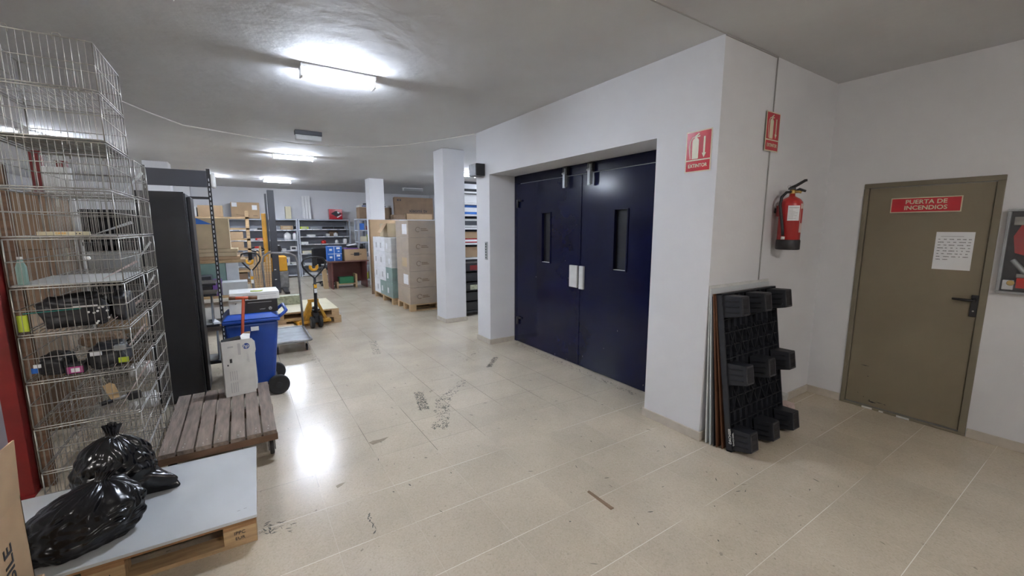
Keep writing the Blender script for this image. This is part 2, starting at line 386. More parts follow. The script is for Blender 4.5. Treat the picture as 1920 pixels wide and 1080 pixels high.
scuff((0.05, 6.5), (2.4, 1.2), 1.1, 30, 11); scuff((3.0, 1.3), (2.0, 0.9), .6, 6, 12)
mark('floor_chip', [(.715,3.145),(.735,3.095),(.79,3.105),(.83,3.12),(.875,3.155),(.80,3.15),(.75,3.158)], 'chip')
mark('floor_chip', [(.395,2.70),(.40,2.67),(.43,2.685),(.45,2.71),(.42,2.71)], 'chip')
st = thing('wood_stick', 'thin brown splinter of wood lying on bare floor in the foreground', 'stick', (1.735, 1.668, 0))
N('cardboard_dark').hexa([(-.02,-.10,0),(.008,-.10,0),(-.001,.10,0),(-.020,.10,0),(-.016,-.10,.006),(.004,-.10,.006),(-.004,.10,.006),(-.018,.10,.006)]).done('splinter', st)

# ================================================================== CEILING LAMPS
def tube_lamp(name, label, x, y, lit, L=0.63, tubes=2, rz=0, group='batten lamps on the ceiling'):
    t = thing(name, label, 'ceiling lamp', (x, y, CEIL), rz, group)
    b = N('white_plastic'); b.box(-L/2-.02, L/2+.02, -.075, .075, -.030, 0); b.box(-L/2-.02, -L/2, -.05, .05, -.095, -.03); b.box(L/2, L/2+.02, -.05, .05, -.095, -.03)
    b.done('batten', t, bevel=.004)
    for s in ((-.026, .026) if tubes == 2 else (0,)):
        b = N(lit); b.lathe([(.013, -L/2+.002), (.013, L/2-.002)], (0, s, -.066), 'x', 8); b.done('tube', t)
    return t
tube_lamp('batten_lamp', 'brightest and nearest lit twin tube lamp on the ceiling', .815, 3.98, 'lamp_on', L=.56)
tube_lamp('batten_lamp', 'lit ceiling tube lamp behind the unlit emergency light', .93, 8.75, 'lamp_on_far')
tube_lamp('batten_lamp', 'farthest lit tube lamp, above the grey shelving at the back', .98, 13.3, 'lamp_on_far')
tube_lamp('batten_lamp', 'lit tube lamp half hidden behind the speaker box on the right', 4.62, 9.25, 'lamp_on_far')
tube_lamp('batten_lamp', 'unlit tube lamp over the television carton', 4.95, 13.7, 'lens_grey')
tube_lamp('batten_lamp', 'lit tube lamp seen through the top wire baskets', -2.28, 8.8, 'lamp_on_far', rz=R(80))
tube_lamp('batten_lamp', 'lit tube lamp behind the black banner board', -.55, 13.2, 'lamp_on_far', rz=R(80))
tube_lamp('batten_lamp', 'added lit tube lamp, out of view at the near end of the hall', 1.6, -1.7, 'lamp_warm')  # added fill lamp behind the camera, brightens the fire door and near floor
tube_lamp('batten_lamp', 'added lit tube lamp, out of view over the near left aisle', -2.2, 0.6, 'lamp_warm')  # another added lamp outside the view, fills the near left side
tube_lamp('batten_lamp', 'added lit tube lamp hidden behind the lift housing, far right aisle', 5.2, 6.9, 'lamp_on_far')  # added lamp, unseen past the housing, lights the right aisle
e = thing('emergency_light', 'small unlit emergency light with dark housing under the ceiling', 'emergency light', (.90, 6.55, CEIL))
N('banner_grey').box(-.17, .17, -.05, .05, -.055, 0).done('housing', e, bevel=.004)
N('lens_grey').box(-.165, .165, -.047, .047, -.125, -.055).done('diffuser', e, bevel=.012)
# cable stapled along the ceiling
pts = [(-.93,6.02),(-.74,6.43),(-.5,6.88),(.3,7.22),(.87,7.40),(1.47,7.31),(1.93,7.12),(2.31,6.67),(2.64,5.97),(2.87,5.38)]
b = N('cable_white'); b.tube([(x, y, CEIL-.012-.02*math.sin(PI*min(1, i/6))) for i, (x, y) in enumerate(pts)], .007, 6)
tag(b.done('ceiling_cable'), 'thin pale cable sagging in a curve under the ceiling', 'cable')

# ================================================================== BLUE LIFT DOORS
d = thing('double_door', 'dark blue steel double door with two narrow slots and white pull blocks', 'door', (XD, 3.64, 0))
b = N('blue_door'); b.box(0, .06, 1.325, 1.39, .005, 2.37); b.box(0, .06, -1.335, -1.30, .005, 2.37); b.box(-.012, .06, -1.30, 1.325, 2.262, 2.37)
b.done('frame', d, bevel=.003)
def leaf(y0, y1, sy0, sy1, hs):
    b = N('blue_door'); x0, x1 = 0.0, .045
    b.box(x0, x1, y0, sy0, .012, 2.255); b.box(x0, x1, sy1, y1, .012, 2.255); b.box(x0, x1, sy0, sy1, .012, 1.21); b.box(x0, x1, sy0, sy1, 1.84, 2.255)
    lf = b.done('door_leaf', d)
    b = N('black_slot'); b.box(x1-.012, x1+.004, sy0, sy1, 1.21, 1.84); b.done('window_slot', lf)
    b = N('blue_door')
    for q in ((sy0-.012, sy0+.006, 1.2, 1.85), (sy1-.006, sy1+.012, 1.2, 1.85)): b.box(-.010, .012, *q)
    b.box(-.010, .012, sy0-.012, sy1+.012, 1.84, 1.852); b.done('slot_rim', lf, bevel=.002)
    b = N('dirty_white'); b.box(-.004, x1-.012, sy0+.006, sy1-.006, 1.211, 1.216); b.done('slot_sill', lf)
    return lf
la = leaf(.004, 1.32, .56, .735, 1); lb = leaf(-1.295, -.004, -.70, -.52, -1)
b = N('dirty_white'); b.box(-.028, 0, .022, .155, .955, 1.215); b.done('pull_block', la, bevel=.004)
b = N('dirty_white'); b.box(-.028, 0, -.085, -.014, .945, 1.215); b.done('pull_block', lb, bevel=.004)
b = N('blue_door'); b.box(-.008, 0, -.012, .012, .02, 2.24); b.done('centre_strip', d, bevel=.003)
for lf, yy in ((la, .245), (lb, -.175)):
    b = N('dark_steel'); b.box(-.05, 0, yy-.04, yy+.04, 2.265, 2.36); b.use('galvanised').box(-.062, -.045, yy-.022, yy+.022, 2.12, 2.30)
    b.box(-.075, -.03, yy-.030, yy-.020, 2.13, 2.34); b.lathe([(.012, -.035), (.012, .035)], (-.055, yy, 2.285), 'y', 10)
    b.done('spring_latch', d, bevel=.003)
for zz in (.27, 1.93):
    b = N('dark_steel'); b.lathe([(.018, 0), (.018, .11)], (-.02, 1.285, zz), 'z', 12); b.box(-.025, 0, 1.20, 1.30, zz+.085, zz+.11); b.done('hinge', d, bevel=.002)
b = N('dirty_white')
for i in range(10):
    y = random.uniform(-1.2, 1.2); z = random.choice([random.uniform(.02, .15), random.uniform(.9, 1.6), random.uniform(.3, .6)]); L = random.uniform(.005, .02)
    b.box(-.0005, 0, y-.0007, y+.0007, z-L*.6, z+L*.6)
b.done('scratches', d)

# ================================================================== FIRE DOOR
fd = thing('fire_door', 'olive brown steel fire door with a red sign and black lever handle', 'door', (XC, (DY0+DY1)/2, 0))
w = (DY1-DY0)/2
b = N('brown_frame'); b.box(-.012, .05, -w, -w+.042, .0225, DZ-.0405); b.box(-.012, .05, w-.036, w, .0225, DZ-.0405); b.box(-.012, .05, -w, w, DZ-.040, DZ); b.box(-.012, .06, -w, w, 0, .022); b.done('frame', fd, bevel=.004)
b = N('brown_door'); b.box(.004, .05, -w+.045, w-.039, .03, DZ-.043); lf = b.done('door_leaf', fd, bevel=.003)
hy = .711-1.0675
b = N('black_satin'); b.box(-.008, .004, hy-.018, hy+.022, .965, 1.135); b.lathe([(.013, -.045), (.013, .0)], (0, hy+.004, 1.095), 'x', 14)
b.tube([(-.042, hy+.004, 1.095), (-.046, hy+.05, 1.096), (-.045, hy+.120, 1.098)], [.011, .011, .009], 10)
hd = b.done('handle', lf, bevel=.003); N('chrome_wire').lathe([(.006, -.010), (.006, -.007)], (0, hy+.002, 1.01), 'x', 10).done('keyhole', hd)
b = N('black_slot')
for (y, z, L, t) in ((.262,.395,.035,.003), (.232,.30,.008,.003), (.18,.068,.035,.006), (.20,.078,.007,.006), (.13,.078,.03,.003), (.245,.098,.004,.004), (.29,.125,.003,.003), (.09,.075,.01,.003)):
    b.poly([(.0036, y-L, z), (.0036, y, z-t), (.0036, y+L, z+t*.4), (.0036, y, z+t)], (-.0006, 0, 0))
b.done('scratches', lf)
b = N('dirty_white'); b.box(-.016, -.0125, .17, .245, .002, .018); b.box(-.016, -.0125, -.085, .0, .002, .017); b.box(-.016, -.0125, .09, .12, .002, .015); b.done('plaster_remains', fd)
# sign on the door
s = thing('door_sign', 'red sign reading PUERTA DE INCENDIOS near the top of the brown door', 'sign', (XC+.003, 1.075, 1.842))
N('sign_cream').box(-.003, 0, -.215, .215, -.062, .062).done('border', s)
b = N('sign_red').box(-.0042, -.003, -.208, .208, -.055, .055); b.done('plate', s)
mt = plane_mtx((-.0050, -.005, 0), (0, -1, 0), (0, 0, 1))
b = N('sign_cream'); b.text('PUERTA DE', .047, mt @ Matrix.Translation((0, .024, 0)), .02, sx=1.05); b.text('INCENDIOS', .047, mt @ Matrix.Translation((0, -.024, 0)), .02, sx=1.05); b.done('lettering', s)
# paper notice
s = thing('paper_notice', 'white typed paper notice taped on the brown door above its handle', 'notice', (XC+.0035, .873, 1.47))
N('paper').box(-.0012, 0, -.108, .108, -.150, .150).done('sheet', s)
b = N('grey_ink'); rnd = random.Random(3); z = .115
b.box(-.0018, -.0012, -.05, .08, z-.002, z+.002)
b.use('ink')
for row in range(8):
    z -= .023; y = .092
    while y > (-.088 if row < 7 else .03):
        L = rnd.uniform(.008, .040)
        if y-L < -.095: L = y+.095
        yy = y
        while yy-.0035 > y-L: b.box(-.0018, -.0012, yy-.0028, yy, z-.0022-rnd.random()*.0015, z+.0022+rnd.random()*.0012); yy -= .0042
        y -= L+rnd.uniform(.007, .018)
b.done('typing', s)

# ================================================================== EXTINGUISHER SIGNS
def ext_sign(name, label, mtx):
    t = thing(name, label, 'sign'); t.matrix_world = mtx
    # local: x right, y up, z out of the wall
    N('sign_cream').box(-.105, .105, -.150, .150, 0, .0022).done('border', t, bevel=.0008)
    b = N('sign_red'); b.box(-.096, .096, -.058, .141, .0022, .0030); b.box(-.096, .096, -.141, -.067, .0022, .0030); b.done('plate', t)
    b = N('sign_cream'); z = .0030
    body = [(-.050,-.053),(-.002,-.053),(.002,-.048),(.002,.078),(-.004,.090),(-.014,.097),(-.016,.104),(-.030,.104),(-.032,.097),(-.044,.090),(-.050,.078)]
    b.poly([(x, y, z) for x, y in body], (0, 0, .0006))
    b.poly([(-.030,.106,z),(-.018,.106,z),(.004,.124,z),(.000,.130,z),(-.030,.112,z)], (0, 0, .0006))
    b.poly([(-.018,.100,z),(.010,.104,z),(.010,.112,z),(-.018,.106,z)], (0, 0, .0006))
    hose = [(-.030,.104),(-.050,.098),(-.064,.078),(-.068,.04),(-.066,0),(-.060,-.05)]; hi = [(-.030,.110),(-.053,.104),(-.070,.080),(-.074,.04),(-.072,0),(-.066,-.05)]
    for i in range(5): b.poly([(*hose[i], z), (*hose[i+1], z), (*hi[i+1], z), (*hi[i], z)], (0, 0, .0006))
    b.poly([(.040,.100,z),(.054,.100,z),(.054,-.018,z),(.040,-.018,z)], (0, 0, .0006)); b.poly([(.030,-.016,z),(.064,-.016,z),(.047,-.050,z)], (0, 0, .0006))
    b.done('pictogram', t)
    b = N('sign_cream'); b.text('EXTINTOR', .036, Matrix.Translation((0, -.104, .0036)), .012, sx=.88); b.done('lettering', t)
    return t
ext_sign('extinguisher_sign', 'red EXTINTOR sign on the lit wall beside the blue doors', plane_mtx((XA-.001, 1.928, 2.215), (0, -1, 0), (0, 0, 1)))
ext_sign('extinguisher_sign', 'red EXTINTOR sign high above the wall mounted fire extinguisher', plane_mtx((3.605, YB-.014, 2.405), (1, 0, 0), (0, 0, 1)))

# ================================================================== FIRE EXTINGUISHER
x = thing('fire_extinguisher', 'red fire extinguisher with black hose hung on the wall by the corner', 'fire extinguisher', (3.80, YB-.115, 1.475), R(-58))
b = N('red_paint'); b.lathe([(.070,.045),(.0815,.050),(.0815,.36),(.078,.385),(.062,.408),(.035,.425),(.022,.432),(.020,.452)], seg=32); b.done('cylinder', x)
b = N('black_plastic'); b.lathe([(.080,0),(.086,.004),(.086,.075),(.0825,.080),(.0825,.082)], seg=32); b.done('foot_ring', x)
b = N('brass'); b.lathe([(.018,.450),(.022,.455),(.022,.478),(.014,.488)], seg=16); b.tube([(0,0,.47),(.045,-.01,.468),(.060,-.014,.460)], [.013,.012,.010], 10); b.done('valve', x)
b = N('black_plastic'); b.hexa([(-.03,-.014,.485),(.02,-.014,.485),(.02,.014,.485),(-.03,.014,.485),(-.03,-.014,.500),(.02,-.014,.500),(.02,.014,.500),(-.03,.014,.500)])
b.tube([(-.02,0,.498),(.02,-.01,.515),(.075,-.03,.552),(.088,-.034,.553)], [.011,.012,.011,.009], 8)
b.tube([(.015,0,.47),(.045,-.012,.486),(.085,-.03,.468)], [.012,.011,.009], 8); b.done('lever', x)
b = N('black_plastic'); b.tube([(-.01,-.01,.468),(-.045,-.035,.462),(-.078,-.055,.425),(-.086,-.062,.36),(-.072,-.078,.26),(-.058,-.082,.17),(-.052,-.081,.115)], .011, 10)
h = b.done('hose', x); N('white_plastic').lathe([(.014,.085),(.014,.108)], (-.050,-.080,0), 'z', 12).done('nozzle_tip', h)
N('chrome_wire').tube([(-.025+.012*math.cos(a), -.01, .507+.012*math.sin(a)) for a in [i*PI/5 for i in range(10)]], .0018, 5, True).done('pull_ring', x)
def curved_label(m, a0, a1, z0, z1, r=.0822):
    b = N(m); n = 10
    P = [[(r*math.cos(R(a0+(a1-a0)*i/n)), r*math.sin(R(a0+(a1-a0)*i/n)), z) for i in range(n+1)] for z in (z0, z1)]
    vs_ = [[b.bm.verts.new(p) for p in row] for row in P]
    b._fin([b.bm.faces.new((vs_[0][i], vs_[0][i+1], vs_[1][i+1], vs_[1][i])) for i in range(n)], True); return b
l1 = curved_label('paper', -112, -52, .235, .355).done('label', x)
b = curved_label('grey_ink', -108, -56, .335, .341, .0828)
for k in range(7):
    vv = curved_label('grey_ink', -108, -108+20+((k*13) % 30), .318-k*.011, .3205-k*.011, .0828); me = bpy.data.meshes.new('t'); vv.bm.to_mesh(me); b.bm.from_mesh(me); vv.bm.free(); bpy.data.meshes.remove(me)
b.done('print', l1)
l2 = curved_label('pink_card', -46, -4, .14, .37).done('label', x)
curved_label('red_paint', -42, -10, .215, .33, .0828).done('print', l2)
N('black_plastic').box(-.03, .03, .078, .112, .30, .34, Matrix.Rotation(R(58), 4, 'Z')).done('bracket', x); N('red_steel').box(-.10, -.080, -.02, .02, .27, .36).done('side_clip', x)

# ================================================================== HOSE CABINET
h = thing('hose_cabinet', 'glass fronted fire hose cabinet with grey frame right of the brown door', 'fire hose cabinet', (XC, .297, 1.172))
b = N('galvanised'); W2, H2, dd = .317, .617, .045
b.box(-dd, -.001, -W2, W2, 0, .018); b.box(-dd, -.001, -W2, W2, H2-.018, H2); b.box(-dd, -.001, W2-.018, W2, .0182, H2-.0182); b.box(-dd, -.001, -W2, -W2+.018, .0182, H2-.0182); b.done('frame', h, bevel=.003)
N('black_slot').box(-.006, -.001, -W2+.018, W2-.018, .018, H2-.018).done('back_panel', h)
b = N('red_paint')
b.lathe([(.235, -.022), (.235, -.018)], (0, -.04, .32), 'x', 32)
b.lathe([(.10, -.034), (.10, -.020)], (0, -.04, .32), 'x', 24); b.done('hose_reel', h)
b = N('dirty_white')
for k in range(5): 
    r = .215-k*.024; b.tube([(-.030, -.04+r*math.cos(a), .32+r*math.sin(a)) for a in [i*2*PI/32 for i in range(32)]], .010, 6, True)
b.done('coiled_hose', h)
b = N('galvanised'); b.tube([(-.03, .26, .25), (-.03, .20, .17), (-.03, .10, .10)], .017, 10); b.use('brass').lathe([(.02,-.04),(.02,-.012)], (0, .25, .08), 'x', 12); b.use('red_plastic').box(-.038, -.01, .17, .225, .045, .12); b.use('paper').box(-.034, -.01, .235, .29, .03, .10)
b.use('chrome_wire').box(-.036, -.012, .16, .23, .12, .15); b.use('chrome_wire').box(-.036, -.012, .22, .28, .50, .56)
b.done('nozzle', h, bevel=.004)
b = N('red_paint'); b.poly([(-.030, .17, .27), (-.030, .255, .30), (-.030, .272, .42), (-.030, .235, .52), (-.030, .17, .54)], (.012, 0, 0)); b.done('hose_guide', h)
N('black_satin').lathe([(.030, -.035), (.026, -.010)], (0, .265, .215), 'x', 14).done('valve_knob', h)
N('clear_glass').box(-.041, -.038, -W2+.018, W2-.018, .018, H2-.018).done('glass_pane', h)

# ================================================================== SMALL WALL FITTINGS ON THE LIFT HOUSING
s = thing('wall_speaker', 'small black box speaker mounted above the left edge of the blue doorway', 'speaker', (XA-.02, 5.40, 2.36))
p0 = on_y(880, 333, 5.40); p1 = on_y(910, 310, 5.40)
b = N('black_satin'); b.box(-.12, .014, -.26, -.04, .002, .165); b.done('cabinet', s, bevel=.006)
b = N('dark_steel'); b.box(-.1235, -.12, -.25, -.05, .012, .155); b.done('grille', s)
b = N('black_satin'); b.box(.0, .019, -.18, -.12, .05, .12); b.done('bracket', s)
s = thing('call_panel', 'slim steel button panel on the white pier left of the blue doors', 'button panel', (XA, 5.12, 1.335))
N('galvanised').box(-.012, 0, -.032, .032, -.125, .125).done('plate', s, bevel=.003)
for k in range(6): N('dark_steel').lathe([(.011, -.016), (.011, -.012)], (0, 0, -.095+k*.038), 'x', 12).done('button', s)

# ================================================================== WIRE BASKET STACKS
BW, BD, BH = .455, .62, .266
def make_basket():
    t = thing('wire_basket', 'x', 'wire basket')
    zt, zm, zb = BH-.008, BH*.52, .006
    x0, x1, y0, y1 = 0, BW, 0, BD
    b = N('chrome_wire')
    for z in (zt, zb): b.tube([(x, y, z) for x, y in round_rect(x0, x1, y0, y1, .02, 2)], .0038, 6, True)
    b.tube([(x, y, zm) for x, y in round_rect(x0, x1, y0, y1, .01, 1)], .0028, 5, True)
    for x in (x0+.0005, x1-.0005):
        for y in (y0+.012, y1-.012): b.tube([(x, y, zb), (x, y, zt)], .0038, 6)
    b.done('rim_frame', t)
    b = N('chrome_wire'); n = 16; m = 8; r = .0016
    for i in range(1, n):
        x = x0+BW*i/n; b.wire((x, y0, zb), (x, y0, zt), r); b.wire((x, y1, zb), (x, y1, zt), r); b.wire((x, y0, zb), (x, y1, zb), r)
    for i in range(1, m):
        y = y0+BD*i/m; b.wire((x0, y, zb), (x0, y, zt), r); b.wire((x1, y, zb), (x1, y, zt), r)
        if i % 3 == 0: b.wire((x0, y, zb-.002), (x1, y, zb-.002), .0022)
    b.done('wire_mesh', t)
    for xx in (.13, .32):
        N('chrome_wire').tube([(xx-.016, y0, zt-.02), (xx-.016, y0, zt+.010), (xx-.010, y0, zt+.016), (xx+.010, y0, zt+.016), (xx+.016, y0, zt+.010), (xx+.016, y0, zt-.02)], .0026, 5).done('stacking_lug', t)
    return t
bx0 = -1.052; by0 = 3.29
proto = make_basket()
labs = ['bottom wire basket of the front stack, behind the black bags', 'second wire basket from the floor in the front stack', 'front stack wire basket holding a dark tool and a brown tag',
 'front stack wire basket full of black chargers and a pink labelled box', 'front stack wire basket holding the large black cable bundle', 'front stack wire basket at chest height with pink card on its side',
 'front stack wire basket in which the white power strip lies', 'wire basket just above the power strip basket in the front stack', 'second wire basket from the top of the front stack', 'topmost wire basket of the front stack, nearest the ceiling']
baskets = []
def card(parent, m, side, z0, z1, y0, y1, lean):
    b = N(m); x = side
    b.hexa([(x-.001+lean, y0, z0), (x+.0005+lean, y0, z0), (x+.0005+lean, y0+.05, z0), (x-.001+lean, y0+.05, z0), (x-.001, y1-.09, z1), (x+.0005, y1-.09, z1), (x+.0005, y1, z1-.015), (x-.001, y1, z1-.015)]); b.done('side_card', parent)
for i in range(10):
    o = proto if i == 0 else copy_tree(proto, (0,0,0), 0, labs[i])
    o.location = (bx0, by0, .002+i*BH); o['label'] = labs[i]; o['group'] = 'wire baskets of the front stack'
    baskets.append(o)
for i, m in ((2, 'pink_card'), (3, 'pink_card'), (4, 'pink_card'), (5, 'pink_card'), (6, 'grey_sheet')):
    card(baskets[i], m, BW-.012, .02, .10 if i > 3 else .19, .05, .58, -.09)
for i in (5, 8):                                   # grey liners in some baskets
    N('grey_sheet').box(.01, BW-.01, .01, BD-.01, .0095, .0125).done('liner', baskets[i])
b2 = ['bottom wire basket of the rear stack beside the wooden dolly', 'second wire basket from the floor in the rear stack', 'third wire basket from the floor in the rear stack', 'rear stack wire basket beside the middle of the black cabinet',
 'rear stack wire basket with a grey sheet, mid height', 'third wire basket from the top of the rear stack', 'second wire basket from the top of the rear stack', 'topmost wire basket of the rear stack, level with the banner board']
for i in range(8):
    o = copy_tree(proto, (bx0+.01, by0+BD+.05, .002+i*BH), 0, b2[i], 'wire baskets of the rear stack'); o.scale = (1, .75, 1); baskets.append(o)
    if i in (2, 4, 5, 7): card(o, 'grey_sheet', BW-.012, .02, .22 if i > 3 else .12, .05, .58, -.08)

# ---- what lies in the baskets
def bz(i): return .002+i*BH+.0095
# power strip
s = thing('power_strip', 'long white power strip with yellow writing lying in a wire basket', 'power strip', (-.82, by0+.035, bz(6)+.002), R(2))
b = N('cream_item'); b.poly([(x, y, 0) for x, y in round_rect(-.105, .105, -.02, .02, .018, 4)], (0, 0, .022)); b.done('body', s, bevel=.003)
N('yellow_paint').text('CABLE', .014, plane_mtx((-.01, -.0205, .012), (1, 0, 0), (0, 0, 1)), .02).done('lettering', s)
for k in (.05, .065): N('black_slot').box(k-.003, k+.003, -.0215, -.0195, .008, .014).done('port', s)
# black bundles
def bundle(name, label, cat, cx, cy, cz, sx, sy, sz, m='black_plastic', seed=0, extra=None):
    bm = bmesh.new(); bmesh.ops.create_icosphere(bm, subdivisions=4, radius=1)
    for v in bm.verts:
        p = v.co.copy(); q = Vector((math.copysign(abs(p.x)**.55, p.x), math.copysign(abs(p.y)**.6, p.y), math.copysign(abs(p.z)**.6, p.z)))
        nn = noise.noise(p*2.1+Vector((seed, 0, 0)))*.22+noise.noise(p*6+Vector((0, seed, 0)))*.10
        q *= (1+nn); v.co = Vector((q.x*sx*.85, q.y*sy*.85, max(q.z, -.8)*sz*.85))
    zmin = min(v.co.z for v in bm.verts)
    for v in bm.verts: v.co.z -= zmin
    me = bpy.data.meshes.new(name); bm.to_mesh(me); bm.free(); me.materials.append(M[m])
    for p in me.polygons: p.use_smooth = True
    t = thing(name, label, cat, (cx, cy, cz)); o = bpy.data.objects.new('body', me); C.objects.link(o); o.parent = t
    return t
t = bundle('cable_bundle', 'large bundle of black cables and adapters with a yellow green tag in a wire basket', 'cables', -.855, by0+.19, bz(4)+.002, .165, .135, .118, seed=1)
N('lime').box(-.195, -.155, -.165, -.155, .01, .10).done('tag', t)
N('teal').tube([(-.17, -.165, .11), (-.05, -.175, .115), (.06, -.17, .118)], .003, 6).done('teal_cable', t)
b = N('white_plastic')
for k in range(9): b.lathe([(.006, 0), (.006, .006)], (.08+.09*random.random(), -.160-.004*random.random(), .02+.11*random.random()), 'y', 8)
b.done('plug_tips', t)
N('white_plastic').box(.03, .13, -.175, -.168, .125, .133).done('strap', t)
t = bundle('charger_pile', 'heap of black chargers at the right end of a middle wire basket', 'chargers', -.668, by0+.30, bz(4)+.002, .055, .14, .11, seed=5)
t = bundle('charger_pile', 'low heap of black power adapters left of the pink labelled box', 'chargers', -.955, by0+.15, bz(3)+.002, .075, .11, .075, seed=9)
N('box_blue').box(-.085, -.055, -.10, -.09, .03, .06).done('blue_tag', t); N('paper').box(-.07, -.04, -.105, -.098, .06, .08).done('white_tag', t)
t = bundle('charger_pile', 'low heap of black chargers with a lime tag right of the pink labelled box', 'chargers', -.735, by0+.18, bz(3)+.002, .10, .13, .088, seed=12)
N('paper').box(-.06, -.01, -.13, -.12, .09, .115).done('white_tag', t); N('lime').box(.06, .105, -.128, -.118, .03, .06).done('lime_tag', t); N('galvanised').box(.04, .09, -.10, -.06, .10, .13).done('adapter', t)
t = thing('pink_labelled_box', 'small dark box with a pink and white label among black chargers', 'box', (-.865, by0+.045, bz(3)))
N('black_plastic').box(-.04, .04, 0, .09, 0, .055).done('carton', t, bevel=.002); b = N('magenta').box(-.032, .036, -.0015, 0, .006, .045); b.use('paper').box(-.015, .022, -.0025, -.0015, .012, .036); b.done('label', t)
t = thing('paper_tag', 'brown paper tag standing in a lower wire basket', 'tag', (-.72, by0+.02, bz(2)+.14), 0); t.rotation_euler = (0, R(-18), 0)
N('tan_item').poly([(-.022, 0, -.05), (.022, 0, -.055), (.03, 0, .03), (.015, 0, .05), (-.022, 0, .045)], (0, .002, 0)).done('card', t)
N('cream_item').wire((.0, 0, .05), (.0, 0, .115), .0012).done('string', t)
t = thing('hand_tool', 'black and grey hand tool lying in the third basket from the floor', 'tool', (-.72, by0+.22, bz(2)), R(20))
N('black_plastic').tube([(-.10, 0, .015), (-.04, 0, .022)], [.014, .013], 10).done('grip', t); N('black_plastic').box(.03, .10, -.02, .02, 0, .045).done('head', t, bevel=.004)
N('worn_grey_paint').tube([(-.045, 0, .022), (.03, 0, .03)], .012, 10).done('shaft', t)
t = thing('water_bottle', 'clear small bottle standing left in a wire basket', 'bottle', (-1.008, by0+.045, bz(5)+.0), 0)
N('green_glass').lathe([(.020, 0), (.022, .01), (.022, .10), (.014, .125), (.010, .14)], seg=16).done('body', t); N('dirty_white').lathe([(.012, .14), (.012, .155)], seg=12).done('cap', t)
t = bundle('plastic_scraps', 'crumpled pale plastic scraps in the lowest rear basket', 'scraps', -.72, by0+BD+.25, bz(1), .10, .12, .06, 'dirty_white', 20)
t = bundle('paper_wad', 'little white wad of paper caught on a wire basket side', 'paper', -.745, by0+.05, bz(5)+.13, .014, .012, .012, 'paper', 31)
t = bundle('white_parts', 'white plastic parts at the right end of the second rear basket', 'plastic parts', -.70, by0+BD+.20, bz(2), .075, .10, .06, 'dirty_white', 41)
t = bundle('grey_adapter_heap', 'grey adapters heaped in a low rear basket', 'adapters', -.90, by0+BD+.22, bz(3), .13, .12, .06, 'cardboard_dark', 44)

# ================================================================== LEFT EDGE: RED RACK, TIMBER, CARTONS BEHIND THE BASKETS
t = thing('red_rack_upright', 'red steel rack upright at the left edge behind the carton', 'rack upright', (-1.33, 3.66, 0))
b = N('red_steel'); b.box(.062, .135, -.04, -.034, 0, 1.62); b.box(.062, .068, -.034, .06, 0, 1.62); b.box(.129, .135, -.034, .06, 0, 1.62); b.done('post', t, bevel=.003)
N('red_steel').box(.03, .14, -.07, .09, 0, .008).done('foot_plate', t)
t = tag(N('dolly_edge').box(-1.19, -1.125, 3.70, 3.745, 0, 2.02).done('timber_plank', bevel=.004), 'brown upright plank between the red upright and the wire baskets', 'plank')
def carton(name, label, x0, x1, y0, y1, z0, z1, m='cardboard', group=None, rz=0, cat='box', tapem='tape', parts=True):
    cx, cy = (x0+x1)/2, (y0+y1)/2; t = thing(name, label, cat, (cx, cy, z0), rz, group); a, c, h = (x1-x0)/2, (y1-y0)/2, z1-z0
    N(m).box(-a, a, -c, c, 0, h).done('carton_body', t, bevel=min(.006, h*.1))
    if parts:
        b = N(tapem); w_ = min(.025, c*.2); b.box(-a-.0008, a+.0008, -w_, w_, h*.78, h+.0008); b.done('tape_strip', t)
    return t
tag(N('purple_grey').box(-1.95, -1.36, 4.0, 4.03, 0, 1.15).done('lilac_panel', bevel=.003), 'pale lilac grey panel just left of the red upright', 'panel')
z = 0
for i, (h_, m_) in enumerate(((.52, 'cardboard_dark'), (.46, 'cardboard_grey'), (.50, 'cardboard_dark'), (.44, 'cardboard_dark'))):
    carton('carton', ['lowest brown carton of the pile seen through the wire baskets', 'second carton of the pile behind the wire baskets, greyish', 'third carton of the pile behind the wire baskets', 'top carton of the pile behind the wire baskets'][i], -1.75+.02*i, -1.22-.01*i, 4.75, 5.30, z, z+h_, m_, 'cartons piled behind the wire baskets'); z += h_+.001
# second rack further back with red uprights
t = thing('pallet_rack', 'red upright pallet rack seen through the wire baskets', 'rack', (-2.35, 6.9, 0))
for xx in (-.62, .62):
    for yy in (-.4, .4): N('red_steel').box(xx-.045, xx+.045, yy-.035, yy+.035, 0, 2.45).done('upright', t, bevel=.003)
for zz in (.35, 1.30): 
    N('grey_sheet').box(-.66, .66, -.44, .44, zz, zz+.03).done('shelf', t)
z = .381
for i, (a, c, h_) in enumerate(((-.60, -.05, .5), (.0, .58, .42))):
    carton('carton', ['left brown carton on the lower shelf of the red rack', 'right brown carton on the lower shelf of the red rack'][i], -2.35+a, -2.35+c, 6.55, 7.2, z, z+h_, 'cardboard_dark', 'cartons on the red rack')
carton('carton', 'pale tall carton on the upper shelf of the red rack', -2.9, -2.45, 6.6, 7.2, 1.331, 2.1, 'dirty_white', 'cartons on the red rack')
carton('carton', 'brown carton on the upper shelf of the red rack', -2.3, -1.85, 6.6, 7.2, 1.331, 1.85, 'cardboard', 'cartons on the red rack')
t = tag(N('dirty_white').box(-1.44, -1.26, 5.5, 5.56, 0, 2.2).done('pale_board', bevel=.003), 'tall pale panel standing behind the rear wire basket stack', 'panel')

